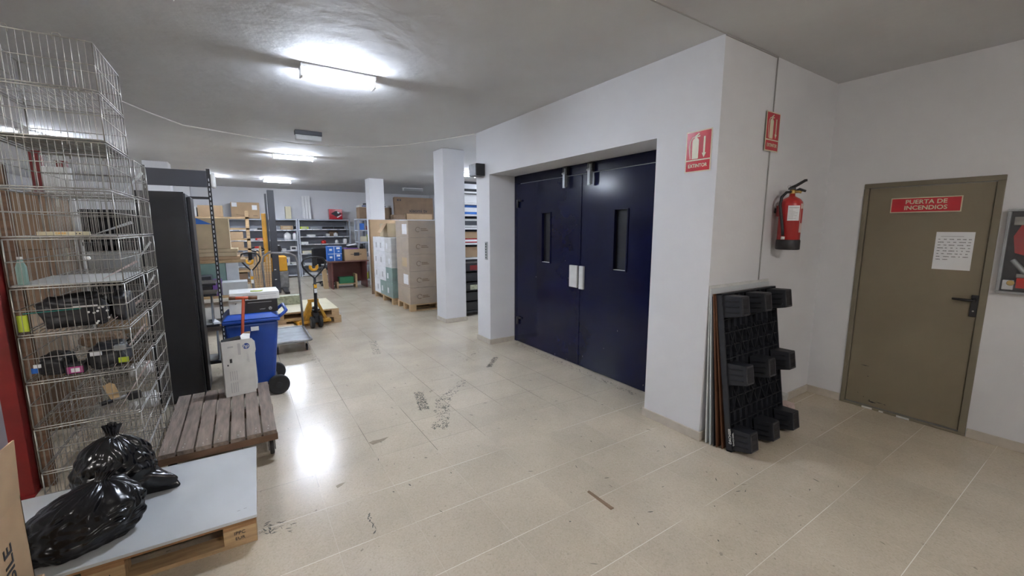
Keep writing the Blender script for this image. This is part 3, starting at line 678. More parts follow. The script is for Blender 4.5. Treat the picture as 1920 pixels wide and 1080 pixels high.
# ================================================================== BLACK GONDOLA RACK AND CABINET
def gondola(px0, px1, Y, H, name, label, back=.42):
    t = thing(name, label, 'shelf rack', ((px0+px1)/2, Y, 0)); w_ = (px1-px0)/2
    for s_ in (-1, 1):
        b = N('black_satin'); x = s_*w_
        b.box(x-.016, x+.016, -.03, .03, 0, H+.02)
        b.use('lens_grey')
        for k in range(int((H-.15)/.05)): b.box(x-.004 if s_ > 0 else x-.004, x+.004, -.0308, -.0300, .1+k*.05, .1+k*.05+.028)
        b.done('slotted_upright', t, bevel=.002)
        b = N('black_satin'); b.box(x-.014, x+.014, -back, 0, 0, .09); b.done('foot', t, bevel=.003)
    return t, w_
g, gw = gondola(-.765, -.235, 5.66, 2.26, 'gondola_rack', 'black slotted shelf rack with a banner board across its top, behind the cabinet')
b = N('banner_grey'); b.box(-gw+.016, gw-.016, -.05, -.03, 2.095, 2.255); b.box(-gw+.016, gw-.016, -.065, -.03, 2.085, 2.097); b.done('banner_board', g, bevel=.002)
N('dirty_white').box(gw+.016, gw+.06, -.05, .06, 2.08, 2.24).done('end_cap', g, bevel=.02)
N('black_satin').box(-gw, gw, -.012, .012, 1.96, 1.985).done('cross_bar', g)
for zz in (.22, .62, .95, 1.06):
    N('black_satin').box(-gw+.016, gw-.016, -.36, .0, zz, zz+.022).done('shelf', g, bevel=.003)
cb = thing('black_cabinet', 'tall black steel cabinet between the wire baskets and the slotted rack', 'cabinet', (-.565, 4.86, 0))
b = N('black_satin'); b.box(-.175, .175, 0, .40, .03, 1.965); b.box(-.17, .17, .02, .38, 0, .03); b.done('cabinet_body', cb, bevel=.004)
N('black_satin').box(-.172, .166, -.022, -.001, .04, 1.975).done('door_panel', cb, bevel=.003)
b = N('dark_steel')
for k in range(34): b.box(.1755, .1765, .012, .020, .9+k*.03, .9+k*.03+.013)
b.done('perforated_strip', cb)
b = N('black_satin'); b.box(.175, .205, .10, .40, .05, 1.94); b.done('side_panel', cb, bevel=.006)
# grey boards leaning in the rack
def lean_board(name, label, x, y, z, w_, h_, tilt, m, rz=0, cat='board', t_=.012):
    o = N(m).box(-w_/2, w_/2, -t_/2, t_/2, 0, h_).done(name, bevel=.001); o.location = (x, y, z); o.rotation_euler = (tilt, 0, rz); return tag(o, label, cat)
t = thing('file_tray', 'dark grey file tray on the upper rack shelf behind the bin', 'tray', (-.42, 5.46, .644), 0)
b = N('grey_sheet'); b.box(-.12, .12, -.13, .15, 0, .006); b.done('tray_floor', t)
b = N('deck_grey'); b.poly([(.105, -.13, 0), (.105, .15, 0), (.105, .15, .27), (.105, .0, .30)], (.012, 0, 0)); b.done('side_panel', t)
t = thing('file_tray', 'dark grey file tray on the lower rack shelf behind the bin', 'tray', (-.40, 5.46, .244), 0)
b = N('grey_sheet'); b.box(-.12, .12, -.13, .15, 0, .006); b.done('tray_floor', t)
b = N('deck_grey'); b.poly([(.105, -.13, 0), (.105, .15, 0), (.105, .15, .27), (.105, .0, .30)], (.012, 0, 0)); b.done('side_panel', t)
t = thing('paper_stack', 'loose white papers lying beside the grey trays on the rack', 'papers', (-.30, 5.42, .644), R(15)); N('paper').box(-.03, .03, -.1, .1, 0, .02).done('sheets', t)

# ================================================================== WOODEN DOLLY
dl = thing('wooden_dolly', 'brown plank platform dolly on small castors, grey box standing on it', 'dolly', (-.215, 3.845, 0))
w_, l_ = .335, .565; n = 7; pw = 2*w_/n
for k in range(n):
    x = -w_+k*pw; b = N('dolly_wood'); b.box(x+.006, x+pw-.006, -l_, l_, .192, .220)
    b.use('dirty_white')
    for yy in (-l_+.05, -l_+.10): b.lathe([(.0035, .2196), (.0030, .2207)], (x+pw*.5+random.uniform(-.02, .02), yy, 0), 'z', 6)
    b.done('plank', dl)
b = N('dolly_edge'); b.box(-w_, w_, -l_+.004, -l_+.034, .142, .191); b.done('cross_beam', dl, bevel=.003)
b = N('dolly_edge'); b.box(-w_, w_, l_-.05, l_, .142, .191); b.done('cross_beam', dl, bevel=.003)
b = N('dolly_edge'); b.box(-w_, w_, -.04, .04, .142, .191); b.done('cross_beam', dl, bevel=.003)
for (x, y) in ((w_-.04, -l_+.10), (-w_+.06, -l_+.10), (w_-.04, l_-.12), (-w_+.06, l_-.12)):
    b = N('rubber'); b.lathe([(.050, -.014), (.056, -.010), (.056, .010), (.050, .014)], (x, y, .0565), 'x', 20); cw = b.done('castor', dl)
    b = N('dark_steel'); b.box(x-.022, x-.017, y-.018, y+.02, .035, .142); b.box(x+.017, x+.022, y-.018, y+.02, .035, .142); b.box(x-.03, x+.03, y-.03, y+.04, .134, .1415); b.done('castor_fork', cw)
# pull bar
pb = thing('pull_bar', 'orange steel T shaped pull bar standing in front of the blue bin', 'pull bar', (-.075, 4.42, .2))
A = Vector((-.022, .02, .02)); Bt = Vector((.06, -.10, .842))
b = N('orange_pole'); b.tube([A, Bt], .0125, 12); b.done('pole', pb)
b = N('orange_pole'); b.tube([Bt+Vector((-.105, 0, .005)), Bt+Vector((.10, 0, -.005))], .0135, 12); gr = b.done('crossbar', pb)
b = N('brown_mdf'); b.tube([Bt+Vector((.035, 0, -.003)), Bt+Vector((.103, 0, -.006))], .0165, 12); b.done('grip', gr)
b = N('brown_mdf'); b.tube([Bt+Vector((-.108, 0, .0055)), Bt+Vector((-.06, 0, .0035))], .0158, 12); b.done('grip', gr)

# ================================================================== HP CARTON ON THE DOLLY
def logo_round(b, mtx, r, fg, bg, ring=True):
    pts = [mtx @ Vector((r*math.cos(a), r*math.sin(a), 0)) for a in [i*2*PI/28 for i in range(28)]]
    nrm = (mtx.to_3x3() @ Vector((0, 0, 1)))*.0006
    b.use(fg).poly(pts, nrm); b.use(bg)
    sh = Matrix.Identity(4); sh[0][1] = .25
    b.text('hp', r*1.75, mtx @ Matrix.Translation((0, r*.08, .0012)) @ sh, .012)
hc = thing('printer_carton', 'tall white printer carton with blue round logo standing on the wooden dolly', 'box', (-.092, 4.165, .2205), R(8))
W_, D_, H_ = .222, .085, .485
b = N('dirty_white'); b.box(-W_/2, W_/2, 0, .002, 0, H_); b.box(-W_/2, -W_/2+.002, 0, D_, 0, H_); b.box(-W_/2, W_/2, D_-.002, D_, 0, H_-.01); b.box(-W_/2, W_/2, 0, D_, 0, .002)
b.done('carton_body', hc)
b = N('cardboard_grey'); b.box(W_/2-.004, W_/2-.002, .004, D_-.004, .002, H_-.03); b.done('inner_side', hc)
b = N('dirty_white'); b.poly([(W_/2, 0, .02), (W_/2, 0, H_-.005), (W_/2+.020, .004, H_-.03), (W_/2+.024, .008, H_*.78), (W_/2+.016, .006, H_*.72), (W_/2+.020, .008, .10), (W_/2+.012, .004, .03)], (0, .0015, 0)); b.done('side_flap', hc)
b = N('dirty_white'); b.poly([(.035, .0, H_), (.095, 0, H_), (.105, .03, H_+.035), (.055, .035, H_+.045), (.03, .02, H_+.03)], (0, .0015, 0)); b.use('cardboard_dark').poly([(.05, .04, H_-.01), (.10, .04, H_-.01), (.115, .06, H_+.05), (.07, .06, H_+.05)], (0, .0015, 0)); b.done('top_flap', hc)
N('black_plastic').hexa([(-W_/2+.004,.004,H_-.03),(.03,.004,H_-.03),(.03,D_-.004,H_-.03),(-W_/2+.004,D_-.004,H_-.03),(-W_/2+.01,.01,H_-.002),(.03,.01,H_+.02),(.03,D_-.01,H_+.02),(-W_/2+.01,D_-.01,H_+.004)]).done('foam_insert', hc)
b = N('hp_blue'); logo_round(b, plane_mtx((.064, -.0008, H_-.062), (1, 0, 0), (0, 0, 1)), .0255, 'hp_blue', 'dirty_white')
b.use('grey_ink').text('LASERJET', .021, plane_mtx((.070, -.0008, H_-.165), (0, 0, -1), (1, 0, 0)), .01)
b.use('grey_ink')
for cx_ in (-.02, -.035, -.05, -.066): b.box(cx_-.003, cx_+.003, -.0006, 0, .03, .12)
for cx_ in (-.02, -.035, -.05, -.066): b.box(cx_-.003, cx_+.003, -.0006, 0, .14, .22)
b.box(.002, .022, -.0006, 0, H_-.13, H_-.03); b.box(-.07, -.03, -.0006, 0, H_-.06, H_-.045)
b.use('ink').box(-.062, -.045, -.0006, 0, H_-.19, H_-.155); b.box(-.082, -.072, -.0006, 0, H_-.215, H_-.20)
b.done('print', hc)

# ================================================================== BLUE BIN WITH CARTONS ON ITS LID
bn = thing('wheelie_bin', 'blue two wheeled bin with printer cartons lying on its lid', 'bin', (0.03, 4.86, 0))
def taper(b, x0, x1, y0, y1, z0, X0, X1, Y0, Y1, z1): return b.hexa([(x0,y0,z0),(x1,y0,z0),(x1,y1,z0),(x0,y1,z0),(X0,Y0,z1),(X1,Y0,z1),(X1,Y1,z1),(X0,Y1,z1)])
b = N('bin_blue'); taper(b, -.17, .155, -.19, .19, .045, -.22, .225, -.24, .24, .755); b.done('bin_body', bn, bevel=.03, seg=3)
b = N('bin_blue'); b.box(-.235, .24, -.255, .255, .752, .785); b.done('rim', bn, bevel=.010)
b = N('bin_blue'); taper(b, -.235, .235, -.255, .255, .787, -.19, .17, -.20, .20, .838); b.done('lid', bn, bevel=.014, seg=3)
b = N('bin_blue'); b.tube([(.225, -.21, .775), (.285, -.215, .825), (.30, -.20, .84), (.30, .20, .84), (.285, .215, .825), (.225, .21, .775)], .016, 10); b.done('handle', bn)
N('paper').box(-.01, .055, -.2440, -.2405, .675, .715).done('sticker', bn)
for yy in (-.235, .235):
    b = N('rubber'); b.lathe([(.085, -.022), (.098, -.016), (.098, .016), (.085, .022)], (.185, yy, .099), 'y', 32); wv_ = b.done('wheel', bn)
    N('black_plastic').lathe([(.03, -.026), (.03, .026)], (.185, yy, .099), 'y', 16).done('hub', wv_)
N('dark_steel').tube([(.185, -.21, .099), (.185, .21, .099)], .010, 10).done('axle', bn)
t = thing('printer_carton', 'black and white printer carton lying directly on the blue bin lid', 'box', (.065, 4.83, .8385), R(-1))
a, c, h_ = .20, .16, .125
b = N('dirty_white'); b.box(-a, -.085, -c, c, 0, h_); b.use('black_satin').box(-.085, a, -c, c, 0, h_); b.done('carton_body', t, bevel=.003)
b = N('dirty_white'); b.poly([(-.085, -c-.001, 0), (-.07, -c-.001, h_), (-.09, -c-.001, h_), (-.09, -c-.001, 0)], (0, -.0006, 0)); logo_round(b, plane_mtx((.135, -c-.001, .035), (1, 0, 0), (0, 0, 1)), .015, 'dirty_white', 'black_satin')
b.use('grey_ink').text('LASERJET', .012, plane_mtx((.07, -c-.001, .033), (1, 0, 0), (0, 0, 1)), .01); b.use('ink').poly([(-.150, -c-.001, .095), (-.144, -c-.001, .095), (-.138, -c-.001, .108), (-.144, -c-.001, .108)], (0, -.0006, 0))
b.use('grey_ink').box(-.05, .15, -c-.0012, -c, .10, .103); b.done('print', t)
t = thing('white_carton', 'flat white carton on top of the black and white printer carton', 'box', (.075, 4.83, .8645+.10), R(1))
a, c, h_ = .205, .165, .075
b = N('dirty_white'); b.box(-a, a, -c, c, 0, h_); b.done('carton_body', t, bevel=.003); b = N('grey_ink'); b.box(-.10, .18, -c-.0006, -c, .045, .052); b.box(-.10, .18, -c-.0006, -c, .025, .028); b.done('print', t)
b = N('lime'); b.tube([(-.03, -.10, h_+.006), (.05, -.12, h_+.006), (.07, -.08, h_+.006)], .005, 6); tg = thing('lime_strap', 'short lime coloured strap lying on the white carton above the bin', 'strap', (.075, 4.83, .9645)); b.done('strap_band', tg)

# ================================================================== WHITE BOARD ON A WOODEN PALLET, BAGS, CARTONS
def pallet_mesh(t, L, D, h=.144, m='wood_pale', m2='wood_orange', stamps=False):
    # origin: near right corner; runs -x and +y
    for yy in (0, D/2-.072, D-.145): N(m).box(-L, 0, yy, yy+(.10 if yy != D/2-.072 else .145), 0, .022).done('bottom_board', t, bevel=.002)
    for yy, bw in ((0, .10), (D/2-.072, .145), (D-.10, .10)):
        for xx in (-.145, -L/2-.07, -L): N(m).box(xx, xx+.145, yy, yy+bw, .022, .100).done('block', t, bevel=.002)
    for xx in (-.145, -L/2-.07, -L): N(m2).box(xx, xx+.145, 0, D, .1, .122).done('stringer_board', t, bevel=.002)
    for k in range(5):
        y = k*(D-.12)/4; N(m2).box(-L, 0, y, y+.12, .122, .144).done('top_board', t, bevel=.002)
p = thing('wooden_pallet', 'wooden pallet carrying the white board in the left foreground', 'pallet', (-.045, 2.425, 0), R(-1.5))
pallet_mesh(p, 1.2, .78)
b = N('ink'); mt = plane_mtx((-.075, -.0012, .062), (1, 0, 0), (0, 0, 1)); b.text('IPPC', .026, mt @ Matrix.Translation((0, .014, 0)), .0); b.text('EUR', .024, mt @ Matrix.Translation((0, -.016, 0)), .0)
b.text('EPAL', .030, plane_mtx((-.60, -.0012, .06), (1, 0, 0), (0, 0, 1)), .01); b.done('burnt_stamps', p)
wb = tag(N('white_board').box(-1.25, 0, -.012, .80, 0, .016).done('white_board', bevel=.0015, loc=(-.038, 2.418, .1445), rot=(0, 0, R(-1.5))), 'white melamine board lying on the pallet under the black bags', 'board')
b = N('ink'); b.box(-.09, -.075, .07, .0715, .0161, .0164); b.box(-.06, -.045, .075, .0765, .0161, .0164); b.done('pen_marks', wb)

def bag(name, label, cx, cy, cz, sx, sy, sz, seed, knot, rz=0, flop=None):
    NU, NV = 120, 72; bm = bmesh.new(); rows = []
    kx, ky = knot
    for j in range(NV+1):
        v = j/NV; row = []
        # profile from base (v=0) to the gathered neck (v=1)
        if v < .86: 
            a = v/.86; rad = math.sin(PI*(.10+.86*a))**.55 if a < .98 else .2
            zz = .5-.5*math.cos(PI*a); rad = max(.16, (1-(max(0, a-.35)/.65)**2.2)**.6 if a > .35 else (.80+.2*math.sin(a/.35*PI/2))); zz = a**1.0*.93
            if a >= .97: rad = .17
        else:
            a = (v-.86)/.14; rad = .10+.13*a**1.5+.04*(1-a); zz = .93+.16*a
        for i in range(NU):
            th = 2*PI*i/NU
            d = Vector((math.cos(th), math.sin(th), zz*1.6))
            top = max(0, (zz-.25)/.7)
            fold = (math.sin(th*11+3*noise.noise(Vector((math.cos(th)*1.5, math.sin(th)*1.5, seed))))*.5+math.sin(th*23+seed+2*noise.noise(d*1.4))*.35)
            k = .055*fold*min(1.3, top)*(rad**.3)
            n1 = noise.noise(d*1.6+Vector((seed, 0, 0)))*.13
            n2 = abs(noise.noise(d*3.6+Vector((0, seed, 0))))*.13-.04
            n3 = (1-abs(noise.noise(Vector((d.x*5, d.y*5, zz*9))+Vector((0, 0, seed)))*2.2))*.025
            r = rad*(1+k/max(.3, rad)+n1+n2+n3)
            sag = 1+.10*(1-zz)*math.sin(th*2+seed)
            px = r*math.cos(th)*sx*sag; py = r*math.sin(th)*sy
            lz = zz*sz*(1+.05*noise.noise(Vector((math.cos(th), math.sin(th), seed+5))))+.012*n2*8*(zz > .1)
            w = zz**1.5
            row.append(bm.verts.new((px+kx*w, py+ky*w, max(0, lz))))
        rows.append(row)
    f = []
    for j in range(NV):
        for i in range(NU): f.append(bm.faces.new((rows[j][i], rows[j][(i+1) % NU], rows[j+1][(i+1) % NU], rows[j+1][i])))
    bm.faces.new(rows[0][::-1])
    for q in bm.faces: q.smooth = True
    if flop:
        for v in bm.verts:
            for (ax, ay, amp, zmax) in flop:
                d = Vector((v.co.x, v.co.y)); L = d.length
                if L > 1e-3 and v.co.z < zmax:
                    c = max(0, d.normalized().dot(Vector((ax, ay)).normalized()))**26*(L/max(sx, sy))**2*(1-v.co.z/zmax)
                    v.co.x += ax*amp*c; v.co.y += ay*amp*c
    me = bpy.data.meshes.new('sack'); bm.normal_update(); bmesh.ops.recalc_face_normals(bm, faces=bm.faces[:]); bm.to_mesh(me); bm.free(); me.materials.append(M['bag_plastic'])
    t = thing(name, label, 'bin bag', (cx, cy, cz), rz); o = bpy.data.objects.new('sack', me); C.objects.link(o); o.parent = t
    md = o.modifiers.new('s', 'SUBSURF'); md.levels = 0; md.render_levels = 1
    return t
ZB = .1615
bag('rubbish_bag', 'upright tied black rubbish bag against the wire baskets', -.69, 3.015, ZB, .180, .150, .375, 3.1, (.01, .02), 0, [(.9, -.30, .26, .13)])
bag('rubbish_bag', 'slumped black rubbish bag in front of the upright one', -.765, 2.645, ZB, .215, .175, .26, 8.4, (.10, .11), 0, [(-.80, -.60, .20, .09), (-.95, .3, .12, .12)])
# foreground cartons
t = thing('open_carton', 'large brown open carton with vertical black lettering at the left edge', 'box', (-1.06, 2.02, 0))
b = N('cardboard'); X1 = .265; Y0, Y1 = -.40, .27; Z1 = .62
b.box(X1-.005, X1, Y0, Y1, .0, Z1); b.box(-.3, X1, Y1-.005, Y1, 0, Z1); b.box(-.3, -.295, Y0, Y1, 0, Z1); b.box(-.3, X1, Y0, Y0+.005, 0, Z1); b.box(-.3, X1, Y0, Y1, 0, .005); b.done('carton_body', t)
b = N('cardboard'); b.poly([(X1, Y0, Z1), (X1, Y1, Z1), (X1+.022, Y1-.035, Z1+.24), (X1+.025, Y0+.02, Z1+.27)], (-.005, 0, 0)); b.done('side_flap', t)
b = N('cardboard'); b.poly([(-.3, Y1, Z1), (X1, Y1, Z1), (X1-.03, Y1+.01, Z1+.10), (-.27, Y1+.01, Z1+.10)], (0, -.005, 0)); b.done('end_flap', t)
b = N('ink'); b.text('MOBILE', .085, plane_mtx((X1+.001, .115, Z1-.40), (0, 0, 1), (0, -1, 0)), .01, align='LEFT'); b.done('lettering', t)
t = thing('flat_carton', 'narrow brown carton in the bottom left corner, blue mark on top', 'box', (-.745, 1.93, 0))
b = N('cardboard'); b.box(-.045, .035, -.35, .19, 0, .372); b.done('carton_body', t, bevel=.004); b = N('box_blue'); b.box(-.02, .01, .10, .104, .3722, .3728); b.box(.006, .01, .08, .104, .3722, .3728); b.done('blue_mark', t)

# ================================================================== PLASTIC PALLET AND BOARDS LEANING ON THE RETURN WALL
def leaning(name, label, m, x0, x1, ybot, H, th, top_y=YB-.003):
    # rests its foot at ybot and its back edge on the wall
    ang = -math.asin(min(.5, (top_y-ybot-th)/1.24)); o = N(m).box(0, x1-x0, 0, th, 0, H).done(name, bevel=.0015)
    o.location = (x0, ybot, 0.001+0*th); o.rotation_euler = (ang, 0, 0); return tag(o, label, 'board')
leaning('melamine_board', 'white panel right against the return wall behind the plastic pallet', 'dirty_white', 2.905, 3.76, 1.715, 1.225, .008, YB-.001)
leaning('melamine_board', 'second white panel in front of the one touching the wall', 'white_board', 2.905, 3.75, 1.680, 1.205, .008, YB-.010)
leaning('dark_board', 'thin dark panel between the white panels and the brown board', 'banner_grey', 2.91, 3.70, 1.655, 1.15, .005, YB-.019)
leaning('brown_board', 'brown board directly behind the black plastic pallet', 'brown_mdf', 2.922, 3.70, 1.595, 1.16, .004, YB-.031)
leaning('brown_board', 'brown board between the dark panel and the front brown board', 'brown_mdf', 2.908, 3.70, 1.632, 1.17, .004, YB-.025)
leaning('plywood_strip', 'pale wooden strip showing right of the black plastic pallet', 'wood_orange', 3.715, 3.83, 1.60, 1.08, .012, YB-.026)
pp = thing('plastic_pallet', 'black plastic pallet with nine feet leaning on the wall boards', 'pallet', (2.930, 1.532, .004)); pp.rotation_euler = (R(-8.0), 0, 0)
PW, PH = .80, 1.18
b = N('pallet_plastic')
b.box(0, PW, .030, .036, 0, PH)                                    # deck skin
for x in (0, PW-.012): b.box(x, x+.012, -.006, .030, 0, PH)
for z in (0, PH-.012): b.box(0, PW, -.006, .030, z, z+.012)
b.done('deck', pp, bevel=.002)
b = N('pallet_plastic')
for k in range(1, 10): x = PW*k/10; b.box(x-.002, x+.002, .004, .031, .012, PH-.012)
for k in range(1, 12): z = PH*k/12; b.box(.012, PW-.012, .002 if k % 3 else -.006, .031, z-.002, z+.002)
for z0_, z1_ in ((.30, .50), (.72, .92)):
    for k in range(6):
        xa = .06+k*.12; b.poly([(xa, -.005, z0_), (xa+.005, -.005, z0_), (xa+.105, -.005, z1_), (xa+.100, -.005, z1_)], (0, .03, 0)); b.poly([(xa+.1, -.005, z0_), (xa+.105, -.005, z0_), (xa+.005, -.005, z1_), (xa, -.005, z1_)], (0, .03, 0))
b.done('rib_grid', pp)
def foot(x, z, w_, h_):
    b = N('pallet_plastic'); d0, d1, ins = -.0, -.135, .012
    v = [(x,d0,z),(x+w_,d0,z),(x+w_,d0,z+h_),(x,d0,z+h_)]; q = [(x+ins,d1,z+ins),(x+w_-ins,d1,z+ins),(x+w_-ins,d1,z+h_-ins),(x+ins,d1,z+h_-ins)]
    b.hexa([q[0], q[1], v[1], v[0], q[3], q[2], v[2], v[3]])
    for k in range(1, 4):
        zz = z+h_*k/4; b.box(x+ins*.3, x+ins*.6+.004, d1+.02, d0-.01, zz-.003, zz+.003)
    f_ = b.done('foot', pp, bevel=.006)
    b = N('pallet_worn')
    fx0, fx1, fz0, fz1 = x+ins+.004, x+w_-ins-.004, z+ins+.004, z+h_-ins-.004
    for (a0, a1, c0, c1) in ((fx0, fx0+.008, fz0, fz1), (fx1-.008, fx1, fz0, fz1), (fx0, fx1, fz0, fz0+.010), (fx0, fx1, fz1-.010, fz1)): b.box(a0, a1, d1-.003, d1, c0, c1)
    b.use('black_slot')
    for k in range(3): zz = fz0+.014+k*(fz1-fz0-.028)/3; b.box(fx0+.012, fx1-.012, d1-.0015, d1-.0002, zz+.004, zz+(fz1-fz0-.028)/3-.004)
    for k in range(1, 4):
        zz = z+h_*k/4; b.box(x-.001, x+ins*.45, d1+.025, d0-.02, zz-.0015, zz+.0015)
    b.done('foot_rim', f_)
for zz in (.0, .50, 1.0):
    for xx in (.015, .335, .655): foot(xx, zz+(.01 if zz == 0 else 0), .125, .165)
b = N('dirty_white'); b.text('DACHSER', .026, plane_mtx((-.001, -.001, .12), (0, 0, 1), (0, 1, 0)), .02); 
b.text('DACHSER', .022, plane_mtx((.007, -.0208, .10), (0, 0, 1), (-1, 0, 0)), .02); b.done('lettering', pp)
t = bundle('string_bundle', 'small heap of pinkish string on the floor behind the plastic pallet', 'string', 4.06, 1.66, 0, .07, .07, .055, 'pink_card', 15)
b = N('pink_card')
for k in range(9):
    a0 = random.uniform(0, 2*PI); b.tube([(.06*math.cos(a0+q*.9), .05*math.sin(a0+q*.9)-.01, .03+.03*math.sin(q*1.3+k)) for q in range(5)], .004, 5)
b.done('loose_strands', t)
t = thing('plaster_block', 'white block on the floor right of the leaning boards', 'block', (4.10, 1.715, .0)); N('dirty_white').box(-.04, .05, -.03, .03, .10, .135).done('slab', t, bevel=.003); N('dirty_white').box(-.035, .045, -.025, .03, 0, .10).done('base', t, bevel=.003)

# ================================================================== HALL: PLATFORM TROLLEY
t = thing('platform_trolley', 'grey platform trolley with a tubular hoop handle behind the blue bin', 'trolley', (.50, 6.48, 0))
b = N('deck_grey'); b.box(-.235, .185, -.42, .46, .150, .172); b.done('deck', t, bevel=.008)
b = N('worn_grey_paint'); b.tube([(x, y, .168) for x, y in round_rect(-.25, .205, -.45, .48, .04, 3)], .018, 8, True); b.done('deck_rim', t)
b = N('worn_grey_paint'); b.tube([(-.245, .44, .17), (-.260, .49, 1.15), (-.235, .495, 1.25), (-.17, .50, 1.30), (.10, .50, 1.28), (.17, .495, 1.24), (.195, .49, 1.14), (.205, .44, .17)], .015, 10); b.done('hoop_handle', t)
for (x, y) in ((.15, -.33), (-.20, -.33), (.15, .36), (-.20, .36)):
    b = N('dark_steel'); b.lathe([(.042, -.012), (.048, -.008), (.048, .008), (.042, .012)], (x, y, .0485), 'x', 18); cw = b.done('castor', t)
    b = N('galvanised'); b.box(x-.02, x-.015, y-.02, y+.02, .04, .15); b.box(x+.015, x+.02, y-.02, y+.02, .04, .15); b.box(x-.02, x+.02, y-.02, y+.02, .143, .15); b.done('castor_fork', cw)

# ================================================================== PALLET TRUCKS
def pallet_truck(name, label, x, y, rz, pole_m='black_satin', S=1.0, fork=True):
    # forks run +y, tiller leans towards -y
    t = thing(name, label, 'pallet truck', (x, y, 0), rz)
    for s_ in (-.062, .062):
        b = N('rubber'); b.lathe([(.086, -.026), (.098, -.020), (.098, .020), (.086, .026)], (s_, 0, .0985), 'x', 28); wv_ = b.done('steering_wheel', t); N('grey_rubber').lathe([(.065, -.0275), (.065, .0275)], (s_, 0, .0985), 'x', 18).done('rim', wv_); N('dark_steel').lathe([(.035, -.024), (.035, .024)], (s_, 0, .0985), 'x', 14).done('hub', wv_)
    b = N('black_satin'); b.box(-.03, .03, -.04, .04, .09, .20); b.lathe([(.05, .19), (.045, .34), (.03, .36)], (0, .04, 0), 'z', 16); b.box(-.045, .045, -.02, .12, .20, .26); b.tube([(-.06, -.01, .30), (.06, -.01, .30)], .018, 10)
    b.done('pump_unit', t, bevel=.004)
    b = N('yellow_worn')   # triangular side frame
    b.poly([(-.22, .10, .09), (-.17, .10, .09), (-.03, .10, .44), (-.06, .10, .47)], (0, .05, 0)); b.poly([(.22, .10, .09), (.17, .10, .09), (.03, .10, .44), (.06, .10, .47)], (0, .05, 0))
    b.poly([(-.17, .145, .12), (-.02, .145, .12), (-.02, .145, .46), (-.06, .145, .46)], (0, .008, 0))
    b.box(-.08, .08, .09, .16, .42, .47); b.box(-.24, .24, .05, .15, .075, .12); b.done('chassis', t, bevel=.004)
    b = N('yellow_paint')
    if fork:
        for s_ in (-1, 1):
            f_ = N('yellow_paint').box(s_*.19-.075, s_*.19+.075, .10, 1.05, .055, .098).done('fork', t, bevel=.006)
            N('rubber').lathe([(.037, -.03), (.037, .03)], (s_*.19, 1.0, .038), 'x', 16).done('fork_roller', f_)
    b = N(pole_m); b.tube([(0, -.03, .26), (0, -.055, .60), (0, -.075, .86)], [.028, .026, .022], 12); po = b.done('tiller_pole', t)
    b = N('paper'); b.box(-.02, .024, -.088, -.080, .60, .67); b.use('yellow_paint').box(-.02, .024, -.088, -.080, .68, .74); b.done('warning_label', po)
    b = N('black_satin'); L = [(0, -.075, .84), (-.09, -.082, .93), (-.165, -.09, 1.03), (-.178, -.095, 1.10), (-.14, -.10, 1.165), (-.05, -.102, 1.185), (.05, -.102, 1.185), (.14, -.10, 1.165), (.178, -.095, 1.10), (.165, -.09, 1.03), (.09, -.082, .93)]
    b.tube(L, .0145, 10, True); ha = b.done('loop_handle', t)
    b = N('black_satin'); b.box(-.028, .045, -.112, -.085, 1.04, 1.18); b.done('trigger_housing', ha, bevel=.01)
    b = N('yellow_paint'); b.tube([(-.01+.052*math.cos(R(a)), -.10, 1.03+.050*math.sin(R(a))) for a in range(150, 391, 20)], .023, 8); b.done('yellow_trigger', ha)
    return t
pallet_truck('pallet_truck', 'yellow and black hand pallet truck under the low stacked pallets', .965, 7.50, R(6))
pallet_truck('pallet_truck', 'hand pallet truck with grey pole beside the electric stacker', .17, 9.45, R(-24), 'worn_grey_paint')

# low stacked pallets with pale sheet
def hall_pallet(label, x1, y0, z, L, D, rz=0, group=None, h=.13):
    t = thing('wooden_pallet', label, 'pallet', (x1, y0, z), rz, group)
    for yy in (0, D/2-.05, D-.10): N('wood_pale').box(-L, 0, yy, yy+.10, 0, .018).done('bottom_board', t)
    for xx in (-.12, -L/2-.06, -L):
        for yy in (0, D/2-.05, D-.10): N('wood_pale').box(xx, xx+.12, yy, yy+.10, .018, h-.02).done('block', t)
    N('wood_pale').box(-L, 0, 0, D, h-.02, h).done('deck_boards', t)
    return t
hall_pallet('lower of two low pallets stacked behind the yellow pallet truck', 1.40, 7.72, 0, .98, .80, R(0), None, .128)
hall_pallet('upper of two low pallets stacked behind the yellow pallet truck', 1.37, 7.74, .129, .98, .80, R(0), None, .118)
tag(N('cream_item').box(-.0, .97, 0, 1.25, 0, .008).done('pale_sheet', loc=(.39, 7.75, .2475)), 'pale cardboard sheet covering the low stacked pallets', 'sheet')
carton('patterned_packet', 'flat greenish patterned packet lying at the back of the pale sheet', .42, .86, 8.55, 8.75, .256, .42, 'pattern_paper', parts=False, cat='packet')
carton('carton', 'small brown carton between the trolley and the low pallets', .30, .62, 7.15, 7.45, 0, .12, 'cardboard')

